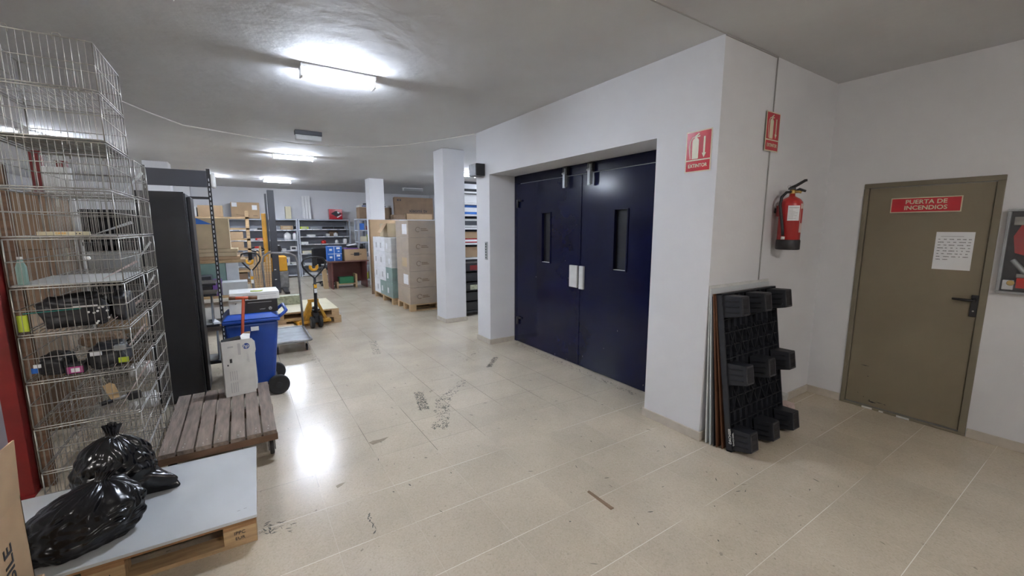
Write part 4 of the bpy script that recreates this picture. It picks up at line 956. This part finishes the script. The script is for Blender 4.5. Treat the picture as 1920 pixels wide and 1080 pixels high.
# ================================================================== ELECTRIC STACKER
t = thing('electric_stacker', 'yellow and grey electric stacker with a tall dark mast', 'stacker', (.70, 13.0, 0))
b = N('worn_grey_paint'); b.box(-.33, .33, -.30, .30, .05, .50); b.done('chassis', t, bevel=.02)
b = N('yellow_paint'); b.box(.03, .32, -.28, .28, .50, .90); b.box(-.24, .0, -.28, .28, .50, .90); b.done('cowl', t, bevel=.03)
b = N('yellow_paint'); b.box(-.205, -.10, -.62, -.46, .62, 2.02); b.done('side_guard', t, bevel=.01)
b = N('banner_grey'); b.box(-.06, .085, -.92, -.80, 0.01, 2.58); b.done('mast_channel', t, bevel=.006)
b = N('banner_grey'); b.box(-.115, -.075, -.80, -.70, 0.01, 2.50); b.done('mast_channel', t, bevel=.006)
b = N('black_satin'); b.box(-.06, .17, -.79, -.60, .98, 1.22); b.box(-.10, .085, -.82, -.70, .9, 1.0); b.done('battery_box', t, bevel=.04)
for zz in (.35, .60): N('dirty_white').box(-.035, .01, -.925, -.92, zz, zz+.02).done('stripe', t)
for s_ in (-.2, .2): N('black_satin').box(s_-.05, s_+.05, -1.3, -.3, .02, .07).done('support_leg', t)
b = N('black_satin'); b.tube([(-.34, -.32, .7), (-.36, -.70, 1.08)], .03, 10); b.done('tiller_arm', t)
b = N('black_satin'); b.tube([(-.36+.15*math.cos(a), -.72+.06*math.sin(a), 1.12+.05*math.sin(a)) for a in [i*PI/8 for i in range(16)]], .018, 8, True); hh = b.done('tiller_loop', t)
N('red_plastic').box(-.41, -.31, -.76, -.68, 1.15, 1.20).done('red_button', hh, bevel=.01)

# ================================================================== BACK WALL SHELVING
def shelf_unit(name, label, x0, x1, y0, y1, H, levels, backed=True, group=None, post=.045, sm='grey_shelf', bm_='shelf_back', rz=0):
    cx = (x0+x1)/2; t = thing(name, label, 'shelving', (cx, y0, 0), rz, group); w_ = (x1-x0)/2; d_ = y1-y0
    for sx in (-1, 1):
        for yy in (0, d_-.04): 
            xa = sx*w_; N(sm).box(min(xa, xa-sx*post), max(xa, xa-sx*post), yy, yy+.04, 0, H).done('upright', t)
    if backed: N(bm_).box(-w_, w_, d_-.006, d_, .05, H).done('back_panel', t)
    for z in levels:
        N(sm).box(-w_+.003, w_-.003, .002, d_-.008, z-.035, z).done('shelf', t)
    return t
B1 = (.07, .44, .91, 1.26, 1.60, 1.95); B2 = (.05, .40, .79, 1.115, 1.37, 1.62, 1.95); SY0, SY1 = 15.85, 16.35
shelf_unit('shelf_unit', 'grey steel shelf unit behind the stacker, left of the pair', -.32, 1.66, SY0, SY1, 1.96, B1, group='grey shelf units on the back wall')
shelf_unit('shelf_unit', 'grey steel shelf unit behind the desk, right of the pair', 1.68, 3.36, SY0, SY1, 1.96, B2, group='grey shelf units on the back wall')
shelf_unit('shelf_unit', 'grey steel shelf unit at the far left behind the cardboard stack', -2.35, -.36, SY0, SY1, 1.96, B1, group='grey shelf units on the back wall')
for (xa, xb, lv, cx_, nm_) in ((-.28, 1.62, B1, .67, 'shelf_unit'), (1.72, 3.32, B2, 2.52, 'shelf_unit.001')):
    price = N('white_plastic')
    for z in lv[:-1]:
        x = xa
        while x < xb-.15:
            L = random.uniform(.08, .22); price.box(x-cx_, x-cx_+L, -.004, -.001, z-.030, z-.004); x += L+random.uniform(.02, .2)
    pr_ = price.done('price_strip', bpy.data.objects[nm_]); pr_['kind'] = 'stuff'
def item(kind, label, cat, x0, x1, z, h, m, m2=None, group=None, y=None, dp=.22):
    yy = SY0+.03 if y is None else y; t = thing(kind, label, cat, ((x0+x1)/2, yy, z), 0, group); a = (x1-x0)/2
    if cat == 'bottle':
        N(m).lathe([(a*.9, 0), (a, .01), (a, h*.7), (a*.5, h*.88), (a*.35, h*.9)], (0, a, 0), 'z', 14).done('bottle_body', t); N(m2 or 'ink').lathe([(a*.4, h*.9), (a*.4, h)], (0, a, 0), 'z', 10).done('cap', t)
    elif cat == 'reel':
        N(m).lathe([(h/2, -a), (h/2, -a*.8), (h*.3, -a*.8), (h*.3, a*.8), (h/2, a*.8), (h/2, a)], (0, h/2, h/2), 'x', 18).done('reel_body', t)
    elif cat == 'bin':
        b = N(m); b.hexa([(-a*.9,0,0),(a*.9,0,0),(a*.9,dp,0),(-a*.9,dp,0),(-a,-.01,h),(a,-.01,h),(a,dp+.01,h),(-a,dp+.01,h)]); b.done('bin_body', t, bevel=.004); N('black_slot').box(-a*.9, a*.9, .01, dp-.01, h, h+.001).done('opening', t)
    else:
        N(m).box(-a, a, 0, dp, 0, h).done('box_body', t, bevel=.004)
        if m2: N(m2).box(-a*.6, a*.6, -.002, 0, h*.25, h*.75).done('label', t)
    return t
IT = [
('flat_box','flat white box on the top left shelf behind the stacker','box',.20,.48,1.60,.035,'dirty_white',None),
('black_tool','dark long tool beside the flat white box, top left shelf','tool',.50,.74,1.60,.05,'black_plastic',None),
('brown_box','long brown box right of the mast, upper shelf of the left unit','box',1.16,1.52,1.60,.13,'cardboard','cardboard_pale'),
('cable_reel','black round reel at the right end of the upper left shelf','reel',1.55,1.63,1.60,.15,'black_plastic',None),
('red_bundle','red low box on the second shelf, left of the yellow guard','box',.42,.66,1.26,.07,'red_plastic','dirty_white'),
('white_box','small white box left of the red low box','box',.25,.40,1.26,.05,'dirty_white',None),
('white_canister','large white canister on the second shelf of the left unit','bottle',1.24,1.46,1.26,.26,'white_plastic','white_plastic'),
('white_canister','narrow white canister beside the large white one','bottle',1.50,1.62,1.26,.25,'white_plastic','magenta'),
('white_box','white crumpled packet on the third shelf at the far left','box',.26,.50,.91,.11,'dirty_white','grey_ink'),
('red_tool','small red tool on the third shelf right of the mast','tool',1.03,1.13,.91,.09,'red_plastic',None),
('white_box','low white box beside the small red tool','box',1.15,1.28,.91,.06,'dirty_white',None),
('open_box','grey white open box at the right of the third left shelf','box',1.40,1.60,.91,.13,'dirty_white','ink'),
('blue_white_box','white and blue carton on the fourth left shelf','box',1.03,1.36,.44,.24,'dirty_white','box_blue'),
('white_tray','low pale tray on the fourth left shelf beside the blue white carton','tray',1.40,1.60,.44,.06,'dirty_white',None),
('green_packets','green yellow packets at the left of the top right shelf','packets',1.74,2.00,1.62,.08,'lime','pattern_paper'),
('grey_packets','grey packets right of the green yellow ones','packets',2.05,2.28,1.62,.05,'galvanised',None),
('black_tray','first black tray on the top right shelf','tray',2.45,2.80,1.62,.085,'black_plastic',None),
('black_tray','second black tray, at the right end of the top right shelf','tray',2.84,3.16,1.62,.08,'black_plastic',None),
('white_box','long white box on the second shelf of the right unit','box',1.94,2.20,1.37,.06,'white_plastic',None),
('dark_parts','dark low parts beside the long white box','parts',2.24,2.46,1.37,.04,'banner_grey',None),
('white_carton','small white carton left of the brown carton, second right shelf','box',2.55,2.66,1.37,.09,'dirty_white',None),
('brown_carton','dark brown carton on the second shelf of the right unit','box',2.68,2.96,1.37,.17,'cardboard_dark',None),
('white_jar','white jar in front of the dark brown carton','bottle',2.80,2.94,1.37,.13,'white_plastic','dirty_white'),
('white_cups','pair of small white cups at the left of the third right shelf','cups',1.74,1.96,1.115,.07,'white_plastic',None),
('red_box','round red item in the middle of the third right shelf','bottle',2.38,2.54,1.115,.12,'red_plastic','red_plastic'),
('white_jar','small white jar right of the red item on the third shelf','bottle',2.83,2.95,1.115,.13,'white_plastic','dirty_white'),
('white_packet','white upright packet at the right end of the third shelf','packet',3.12,3.22,1.115,.16,'white_plastic',None),
('brown_packets','row of low brown and white packets on the fourth right shelf','packets',1.76,2.05,.79,.09,'cream_item','dirty_white'),
('brown_packets','row of small packets on the fourth right shelf behind the truck handle','packets',2.20,2.58,.79,.08,'cream_item','pink_card'),
('pink_box','pale pink box on the fifth right shelf beside the truck handle','box',2.32,2.52,.40,.26,'pink_card','cream_item'),
('white_tray','low white tray on the fifth right shelf','tray',1.80,2.10,.40,.06,'dirty_white',None),
('flat_box','flat white box on the bottom right shelf','box',1.78,2.2,.05,.07,'dirty_white',None),
]
for i, q in enumerate(IT):
    kind, label, cat, xa, xb, z, h_, m, m2 = q
    item(kind, label, cat, xa, xb, z+.001, h_, m, m2, 'things on the grey shelves', y=SY0+.03+(.14 if kind == 'brown_carton' else 0), dp=.20)
# on top of the shelving
TOP = 1.961
t = carton('shipping_carton', 'brown carton with a printed smile on top of the left grey shelving', -.17, .60, 15.9, 16.3, TOP, TOP+.50, 'cardboard', parts=False)
b = N('paper'); b.box(-.36, -.22, -.203, -.200, .36, .49); b.box(.18, .32, -.203, -.200, .27, .42); b.use('cardboard_dark'); b.tube([(x, -.202, .13-.04*math.cos(x*5)) for x in [(-.25+.05*k) for k in range(8)]], .005, 4); b.box(.2, .32, -.203, -.200, .07, .10); b.done('print', t)
t = thing('cream_block', 'cream upright block on top of the left grey shelving', 'block', (1.43, 16.1, TOP)); N('cream_item').box(-.085, .085, -.08, .08, 0, .41).done('block_body', t, bevel=.004)
t = thing('white_shelf_panels', 'white ribbed panels leaning on the wall above the grey shelving', 'panels', (2.02, 16.12, TOP)); t.rotation_euler = (R(-8), 0, 0)
for k in range(3): N('white_plastic').box(-.14+k*.09, -.06+k*.09, 0, .03, 0, .80).done('panel', t, bevel=.004)
t = thing('red_carton', 'red carton with a dark device pictured on it, on top of the right shelving', 'box', (2.92, 16.0, TOP))
N('sign_red').box(-.22, .22, 0, .2, 0, .36).done('carton_body', t, bevel=.004)
b = N('ink'); b.poly([(-.16, -.003, .20), (.02, -.003, .30), (.20, -.003, .20), (.02, -.003, .09)], (0, .002, 0)); b.use('paper').poly([(.06, -.004, .27), (.13, -.004, .25), (.11, -.004, .20), (.05, -.004, .22)], (0, .002, 0)); b.poly([(.03, -.004, .08), (.19, -.004, .17), (.19, -.004, .14), (.06, -.004, .06)], (0, .002, 0)); b.done('picture', t)

# ================================================================== SIDE SHELVING AT RIGHT OF THE DESK
L3 = (.12, .55, .95, 1.25, 1.60, 1.93)
shelf_unit('side_shelf_unit', 'grey steel shelf unit with colourful small stock behind the desk', 3.42, 4.6, 14.0, 14.5, 1.95, L3, True)
shelf_unit('side_shelf_unit', 'nearest grey steel shelf unit beside the tall cardboard sheet', 2.95, 3.75, 12.9, 13.35, 1.93, L3, False)
k = 0
cols = ['box_blue', 'lime', 'white_plastic', 'red_plastic', 'cardboard', 'ink', 'dirty_white', 'cream_item', 'green_glass']
names = {'box_blue': 'blue', 'lime': 'lime', 'white_plastic': 'white', 'red_plastic': 'red', 'cardboard': 'brown', 'ink': 'black', 'dirty_white': 'off white', 'cream_item': 'cream', 'green_glass': 'pale green'}
ordn = ['lowest', 'second', 'third', 'fourth', 'fifth']
rnd = random.Random(5)
for li, z in enumerate(L3[:-1]):
    for si, xa in enumerate((3.01, 3.25, 3.49)):
        m = cols[(li*2+si*3+1) % len(cols)]; h_ = rnd.uniform(.12, .24)
        item('stock_box', '%s box on the %s shelf of the nearest side unit, %s' % (names[m], ordn[li], ('left', 'middle', 'right')[si]), 'box', xa, xa+rnd.uniform(.12, .2), z+.001, h_, m, 'paper' if si else None, 'boxes on the nearest side unit', 12.95, .25)
t = carton('long_carton', 'long brown open carton with dark items on top of the side shelving', 3.02, 3.98, 12.92, 13.32, 1.931, 2.27, 'cardboard_dark', parts=False)
b = N('dirty_white'); b.box(-.47, .47, -.17, .17, .341, .40); b.use('navy').box(-.40, -.1, -.172, -.170, .35, .39); b.box(0, .3, -.172, -.17, .35, .39); b.use('black_plastic'); b.box(-.3, -.1, -.1, .1, .40, .46); b.box(.1, .3, -.1, .1, .40, .46); b.done('blue_striped_contents', t)
# cardboard television carton on a high shelf
shelf_unit('tall_shelf_unit', 'dark shelf unit carrying the television carton behind the wrapped pallets', 3.70, 5.35, 12.05, 12.75, 1.90, (.3, 1.1, 1.90), False, post=.05)
t = thing('television_carton', 'large flat brown television carton leaning on the high shelf', 'box', (4.58, 12.50, 1.918)); t.rotation_euler = (R(-6), 0, 0)
N('cardboard_dark').box(-.62, .60, 0, .14, 0, .665).done('carton_body', t, bevel=.005)
b = N('ink'); b.text('xiaomi tv', .155, plane_mtx((.10, -.002, .26), (1, 0, 0), (0, 0, 1)), .012); b.box(-.54, -.49, -.002, 0, .55, .60); b.box(-.46, -.42, -.002, 0, .55, .60); b.done('lettering', t)
carton('long_carton', 'long low pale carton in front of the television carton', 4.18, 4.98, 12.15, 12.42, 1.901, 2.07, 'cardboard')
carton('long_carton', 'low brown carton left of the pale one beneath the television carton', 3.78, 4.16, 12.15, 12.42, 1.901, 2.04, 'cardboard_dark')

# ================================================================== DESK WITH BOXES, CHAIR
t = thing('desk', 'dark red mahogany desk carrying the blue boxes and the archive box', 'desk', (2.49, 12.02, 0))
N('desk_top').box(-.56, .50, -.03, .72, .735, .765).done('desktop', t, bevel=.003)
for x in (-.46, .43): N('mahogany').box(x-.015, x+.015, 0, .68, 0, .735).done('side_panel', t, bevel=.002)
N('mahogany').box(-.445, .415, .60, .62, .12, .735).done('modesty_panel', t)
def blue_box(label, z):
    t = thing('blue_paper_box', label, 'box', (2.14, 12.10, z)); b = N('box_blue').box(-.19, .17, 0, .30, 0, .20).done('box_body', t, bevel=.005)
    b = N('paper'); b.box(-.19, .17, -.002, 0, .188, .2); b.box(-.035, -.02, -.002, 0, 0, .2); b.box(.03, .12, -.002, 0, .12, .17); b.box(.06, .11, -.002, 0, .05, .075); b.box(-.15, -.08, -.002, 0, .08, .13); b.done('print', t)
blue_box('lower blue paper box stacked on the desk', .766); blue_box('upper blue paper box stacked on the desk', .967)
t = carton('archive_box', 'brown archive box with a dark print on the right of the desk', 2.36, 2.95, 12.02, 12.40, .766, 1.08, 'cardboard', parts=False)
b = N('ink'); b.box(-.05, .09, -.192, -.190, .13, .22); b.box(-.14, .15, -.192, -.190, .165, .18); b.done('print', t)
t = thing('purple_folder', 'purple folder lying on the archive box', 'folder', (2.58, 12.05, 1.0805)); N('purple').box(-.20, .16, 0, .28, 0, .028).done('cover', t)
t = thing('black_device', 'black open device beside the purple folder', 'device', (2.60, 12.16, 1.109), R(8)); b = N('black_plastic'); b.box(-.10, .14, 0, .15, 0, .06); b.use('paper').poly([(-.13, 0, .06), (.13, -.02, .10), (.13, .10, .115), (-.13, .12, .075)], (0, 0, .004)); b.done('device_body', t)
t = thing('black_cup', 'black pen holder on the right end of the archive box', 'cup', (2.84, 12.15, 1.0805)); N('black_plastic').lathe([(.05, 0), (.055, .14), (.048, .14), (.045, .02)], seg=16).done('cup_body', t)
t = thing('wood_crate', 'low wooden crate on the floor under the desk', 'crate', (2.47, 12.16, 0))
for x in (-.33, .17): N('wood_pale').box(x, x+.05, 0, .3, 0, .18 if x < 0 else .38).done('side_board', t)
N('wood_pale').box(-.28, .17, 0, .3, .10, .125).done('slat', t)
t = thing('green_box', 'dark green box lying in the wooden crate under the desk', 'box', (2.40, 12.18, .126)); N('green_box').box(-.18, .20, 0, .25, 0, .18).done('box_body', t, bevel=.004)
t = thing('office_chair', 'black office chair half hidden left of the desk', 'chair', (1.98, 13.17, 0), R(15))
for k in range(5):
    a = k*2*PI/5+.3; N('black_plastic').tube([(0, 0, .10), (.28*math.cos(a), .28*math.sin(a), .075)], [.025, .014], 8).done('base_arm', t)
    N('black_plastic').lathe([(.028, -.02), (.028, .02)], (.28*math.cos(a), .28*math.sin(a), .029), 'x', 12).done('castor', t)
N('dark_steel').tube([(0, 0, .09), (0, 0, .45)], .022, 10).done('gas_column', t)
N('black_plastic').box(-.23, .23, -.23, .23, .45, .53).done('seat', t, bevel=.04, seg=3); N('black_plastic').box(-.21, .21, .20, .27, .60, 1.08).done('backrest', t, bevel=.035, seg=3); N('black_plastic').box(-.03, .03, .22, .26, .48, .65).done('back_stem', t)
t = thing('tan_bag', 'tan paper bag on the floor beside the desk', 'bag', (1.90, 12.35, 0)); N('tan_item').hexa([(-.06,-.08,0),(.05,-.08,0),(.05,.1,0),(-.06,.1,0),(-.09,-.05,.52),(.02,-.05,.55),(.02,.05,.55),(-.09,.05,.52)]).done('bag_body', t)

# ================================================================== WRAPPED PALLETS
def wrap(name, label, x0, x1, y0, y1, z0, z1):
    e_ = .012; b = N('stretch_film'); b.bm.verts.index_update()
    pts = [(x0-e_, y0-e_), (x1+e_, y0-e_), (x1+e_, y1+e_), (x0-e_, y1+e_)]
    nz = 14; ns = 10; ring = []
    rows = []
    for j in range(nz+1):
        z = z0+(z1-z0)*j/nz; row = []
        for s_ in range(4):
            p, q = Vector(pts[s_]), Vector(pts[(s_+1) % 4])
            for k in range(ns):
                r_ = p.lerp(q, k/ns); n_ = noise.noise(Vector((r_.x*3, r_.y*3, z*3)))*.008
                c_ = Vector(((x0+x1)/2, (y0+y1)/2)); d_ = (r_-c_).normalized(); row.append(b.bm.verts.new((r_.x+d_.x*n_, r_.y+d_.y*n_, z)))
        rows.append(row)
    m_ = len(rows[0])
    b._fin([b.bm.faces.new((rows[j][i], rows[j][(i+1) % m_], rows[j+1][(i+1) % m_], rows[j+1][i])) for j in range(nz) for i in range(m_)], True)
    o = b.done(name); return tag(o, label, 'stretch wrap')
PX0, PY0 = 2.74, 7.92
hall_pallet('pale wooden pallet under the tall wrapped brown cartons', PX0+1.25, PY0, 0, 1.25, .80, 0, None, .14)
hh_ = .333
lay = ['bottom', 'second', 'third', 'fourth', 'top']
for k in range(5):
    for c_ in range(2):
        x0 = PX0+c_*.625
        t = carton('shipping_box', '%s brown box in the %s column of the tall wrapped pallet' % (lay[k], ('left', 'right')[c_]), x0+.002, x0+.62, PY0+.005, PY0+.76, .141+k*hh_, .141+(k+1)*hh_-.003, 'cardboard_grey', 'brown boxes on the tall wrapped pallet', parts=False)
        b = N('cardboard_dark'); mt = plane_mtx((-.03, -.3795, .15), (1, 0, 0), (0, 0, 1)); 
        b.tube([mt @ Vector((.045*math.cos(a)-.08, .045*math.sin(a), 0)) for a in [j*PI/7 for j in range(1, 13)]], .006, 5)
        for q in range(2): b.box(-.05, .10-.03*q, -.3795, -.3785, .125+.03*q, .142+.03*q)
        b.done('print', t)
        if c_ == 0:
            if k == 2: b = N('tan_item'); b.box(-.3105, -.309, -.25, .05, .08, .26); b.done('orange_label', t)
            if k in (1, 4): b = N('paper'); b.box(-.3105, -.309, -.3, -.02, .06, .26); b.done('white_label', t)
wrap('film_wrap', 'clear stretch film around the tall pallet of brown boxes', PX0, PX0+1.245, PY0, PY0+.77, .145, 1.82)
QX0, QY0 = 2.68, 8.85
hall_pallet('pallet under the pale wrapped boxes, its left end showing', QX0+.8, QY0, 0, .8, 1.45, 0, None, .14)
lab = {0: 'bottom', 1: 'second', 2: 'third', 3: 'top'}
for k in range(4):
    for c_ in range(3):
        y0 = QY0+.01+c_*.475; m = ('green_glass' if k < 2 else 'dirty_white') if c_ == 0 else (('green_glass' if c_ == 1 and k == 0 else 'paper'))
        t = carton('pale_box', '%s pale box in the %s row of the low wrapped pallet' % (lab[k], ('near', 'middle', 'far')[c_]), QX0+.003, QX0+.76, y0, y0+.47, .141+k*.328, .141+(k+1)*.328-.003, m, 'pale boxes on the low wrapped pallet', parts=False)
        b = N('paper' if m != 'paper' else 'grey_ink'); yy = rnd.uniform(-.15, .05); b.box(-.3805, -.379, yy, yy+.10, .08, .20); b.done('label', t)
wrap('film_wrap', 'clear stretch film around the low pallet of pale boxes', QX0, QX0+.765, QY0, QY0+1.44, .145, 1.46)
t = thing('open_carton', 'open brown carton with a raised flap on the pale wrapped boxes', 'box', (3.02, 9.5, 1.456))
b = N('cardboard_pale'); b.box(-.30, .30, -.28, -.275, 0, .30); b.box(-.30, -.295, -.28, .28, 0, .30); b.box(.295, .30, -.28, .28, 0, .30); b.box(-.30, .30, .275, .28, 0, .30); b.box(-.3, .3, -.28, .28, 0, .005); b.done('carton_body', t)
N('cardboard').poly([(-.30, -.28, .30), (-.30, .0, .30), (-.44, .0, .10), (-.44, -.28, .10)], (.004, 0, .003)).done('flap', t)
t = thing('cardboard_sheet', 'tall upright sheet of brown cardboard behind the pale wrapped boxes', 'cardboard', (2.72, 10.65, 0))
N('cardboard').box(0, .75, 0, .035, 0, 1.86).done('sheet', t); N('cardboard_dark').box(-.02, .0, -.02, .045, 0, 1.86).done('edge_strip', t)

# ================================================================== GAP BEHIND THE NEAR PILLAR
lv = (.30, .62, .86, 1.07, 1.36, 1.66, 1.92, 2.14, 2.36)
shelf_unit('stock_shelf_unit', 'tall shelf unit of stock seen in the gap beside the near pillar', 3.50, 4.70, 7.42, 7.86, 2.37, lv[3:], True, sm='white_plastic', bm_='banner_grey')
GI = [(1.075, .20, 'cardboard', 'brown box pair on the shelf above the black crates', None), (1.365, .08, 'sign_red', 'flat red box on the shelf in the pillar gap', 'paper'), (1.365+.085, .13, 'cardboard', 'brown box lying over the flat red box', None), (1.665, .17, 'dirty_white', 'white device on the shelf in the pillar gap', 'banner_grey'), (1.925, .17, 'box_blue', 'blue and white box on the shelf in the pillar gap', 'paper'), (2.145, .165, 'white_plastic', 'white box near the top of the shelf in the pillar gap', None), (2.365, .19, 'black_satin', 'black lettered box on the top of the shelf in the pillar gap', 'paper')]
for (z, h_, m, l_, m2) in GI:
    z = z if z in (1.45,) else z
    item('stock_box', l_, 'box', 3.60, 4.25, z+.001, h_, m, m2, 'boxes in the pillar gap', 7.46, .3)
bl = ['bottom', 'second', 'third', 'fourth', 'topmost']
for k in range(5):
    t = thing('black_crate', '%s black crate of the stack beside the near pillar' % bl[k], 'crate', (3.72, 7.12, .10+k*.185), 0, 'black crates beside the near pillar')
    b = N('black_plastic'); b.box(-.28, .28, -.18, .18, 0, .012); 
    for q in ((-.28, -.27, -.18, .18), (.27, .28, -.18, .18), (-.28, .28, -.18, -.17), (-.28, .28, .17, .18)): b.box(*q, .0, .15)
    b.done('crate_body', t, bevel=.003); N('black_plastic').box(-.29, .29, -.19, .19, .150, .165).done('crate_rim', t)
    if k in (2, 4): N('pattern_paper' if k == 2 else 'red_steel').box(-.15, .0, -.1805, -.18, .03, .12).done('label', t)
t = thing('crate_dolly', 'low black dolly under the black crate stack', 'dolly', (3.72, 7.12, 0)); N('black_plastic').box(-.30, .30, -.20, .20, .06, .098).done('deck', t, bevel=.004)
for x in (-.24, .24):
    for y in (-.15, .15): N('rubber').lathe([(.03, -.012), (.03, .012)], (x, y, .0305), 'x', 14).done('castor', t)

# ================================================================== LEFT MIDDLE: CARDBOARD RACK BEHIND THE BIN
R0, R1, RY = -.95, .06, 8.0
t = thing('storage_rack', 'low wooden topped rack with stacked cardboard behind the black shelf rack', 'rack', (R0, RY, 0))
for x in (0, .97): 
    for y in (0, .75): N('wood_pale').box(x, x+.045, y, y+.045, 0, .545).done('post', t)
N('wood_pale').box(0, 1.01, 0, .80, .545, .585).done('shelf', t); N('wood_orange').box(0, 1.01, 0, .80, .10, .12).done('shelf', t)
carton('grey_white_box', 'pale grey box on the rack right of the orange pull bar top', -.30, .05, 8.02, 8.35, .586, .79, 'white_board', parts=False)
carton('purple_box', 'dark purple sided box left of the pale grey box', -.42, -.305, 8.02, 8.35, .586, .83, 'purple', parts=False)
carton('black_box', 'black box on the rack behind the slotted upright, lower of two', -.80, -.43, 8.02, 8.35, .586, .75, 'black_plastic', parts=False)
carton('black_box', 'black box on the rack behind the slotted upright, upper of two', -.80, -.43, 8.02, 8.35, .751, .90, 'banner_grey', parts=False)
carton('green_box', 'pale green wrapped block under the flat cardboard stack', -.80, -.24, 8.37, 8.75, .586, 1.075, 'green_glass', parts=False)
carton('green_box', 'milky green wrapped block at the right under the flat cardboard stack', -.235, -.06, 8.37, 8.75, .586, 1.075, 'lens_grey', parts=False)
z = 1.076
for k, (a, c_, h_, m) in enumerate(((-.85, .05, .055, 'wood_pale'), (-.85, -.02, .05, 'cardboard'), (-.84, -.06, .065, 'cardboard_pale'), (-.85, -.04, .055, 'cardboard_pale'))):
    carton('flat_cardboard', ['lowest flat cardboard piece under the big carton', 'second flat cardboard piece under the big carton', 'third flat cardboard piece under the big carton', 'topmost flat cardboard piece under the big carton'][k], a, c_, 8.40, 8.95, z, z+h_, m, 'flat cardboard under the big carton', parts=False, cat='cardboard'); z += h_+.003
t = carton('big_carton', 'big pale brown carton with a blue triangle in the cardboard stack', -.85, -.14, 8.42, 8.95, z, z+.50, 'cardboard_pale', parts=False)
b = N('box_blue'); b.poly([(-.08, -.2665, .50), (-.08, -.2665, .40), (.13, -.2665, .40)], (0, -.001, 0)); b.done('blue_triangle', t)
# open wooden rack with layers, right behind
t = thing('layered_wood_rack', 'light wooden rack with many thin layers beside the stacker', 'rack', (-.30, 10.2, 0))
for x in (-.62, .42):
    for y in (0, .55): N('wood_pale').box(x, x+.06, y, y+.05, 0, 2.0).done('post', t)
for zz in (.5, .75, 1.0, 1.2, 1.4, 1.62, 1.84): N('wood_pale').box(-.62, .48, 0, .6, zz, zz+.035).done('shelf', t)
for k, (zz, h_, m, xa, xb, l_) in enumerate(((1.2365, .10, 'white_plastic', -.10, .12, 'white box on the middle layer of the light wooden rack'), (1.2365, .14, 'cardboard', .14, .36, 'brown box right of the white one in the light wooden rack'), (1.436, .14, 'cardboard', .08, .36, 'brown box on the upper middle layer of the light wooden rack'), (1.656, .10, 'sign_red', .04, .14, 'small red item near the top of the light wooden rack'), (1.656, .13, 'white_plastic', -.20, .02, 'white packet near the top of the light wooden rack'), (1.876, .22, 'cardboard', -.35, .05, 'open brown carton on top of the light wooden rack'), (1.876, .18, 'dirty_white', -.50, -.37, 'white packet on top of the light wooden rack'), (1.036, .12, 'cardboard_grey', 0, .33, 'greyish box on the lower layer of the light wooden rack'), (.536, .19, 'cardboard_dark', -.1, .38, 'dark brown box on the lowest layer of the light wooden rack'))):
    item('stock_box', l_, 'box', -.30+xa, -.30+xb, zz, h_, m, None, 'boxes in the light wooden rack', 10.22, .35)
t = thing('wood_scraps', 'pale wooden offcuts stacked upright at the right side of the wooden rack', 'offcuts', (.36, 10.8, 0))
for k in range(7):
    o = N('wood_pale').box(-.02, .02, -.06, .06, 0, .9+.12*(k % 4)).done('offcut', t); o.location = (.045*(k-3), .03*(k % 2), 0); o.rotation_euler = (0, R(-2+k*.6), 0)
# white long stack right below: items on floor
carton('white_carton', 'white flat carton under the storage rack behind the bin', -.75, -.1, 8.05, 8.6, .1205, .40, 'dirty_white', parts=False)
# tall black shelves behind the rear baskets
shelf_unit('dark_shelf_unit', 'dark shelf unit seen through the rear wire baskets', -1.46, -.90, 6.15, 6.55, 1.86, (.10, .45, .80, 1.15, 1.50, 1.84), True, sm='dark_steel', bm_='black_slot')
for k, (z, h_, m) in enumerate(((.451, .22, 'cardboard'), (.101, .2, 'cardboard_dark'), (.801, .2, 'black_plastic'), (1.151, .25, 'grey_sheet'))):
    item('stock_box', '%s box on the dark shelf unit behind the baskets' % ['brown', 'dark brown', 'black', 'grey'][k], 'box', -1.38, -1.0, z, h_, m, None, 'boxes on the dark shelf unit', 6.17, .3)
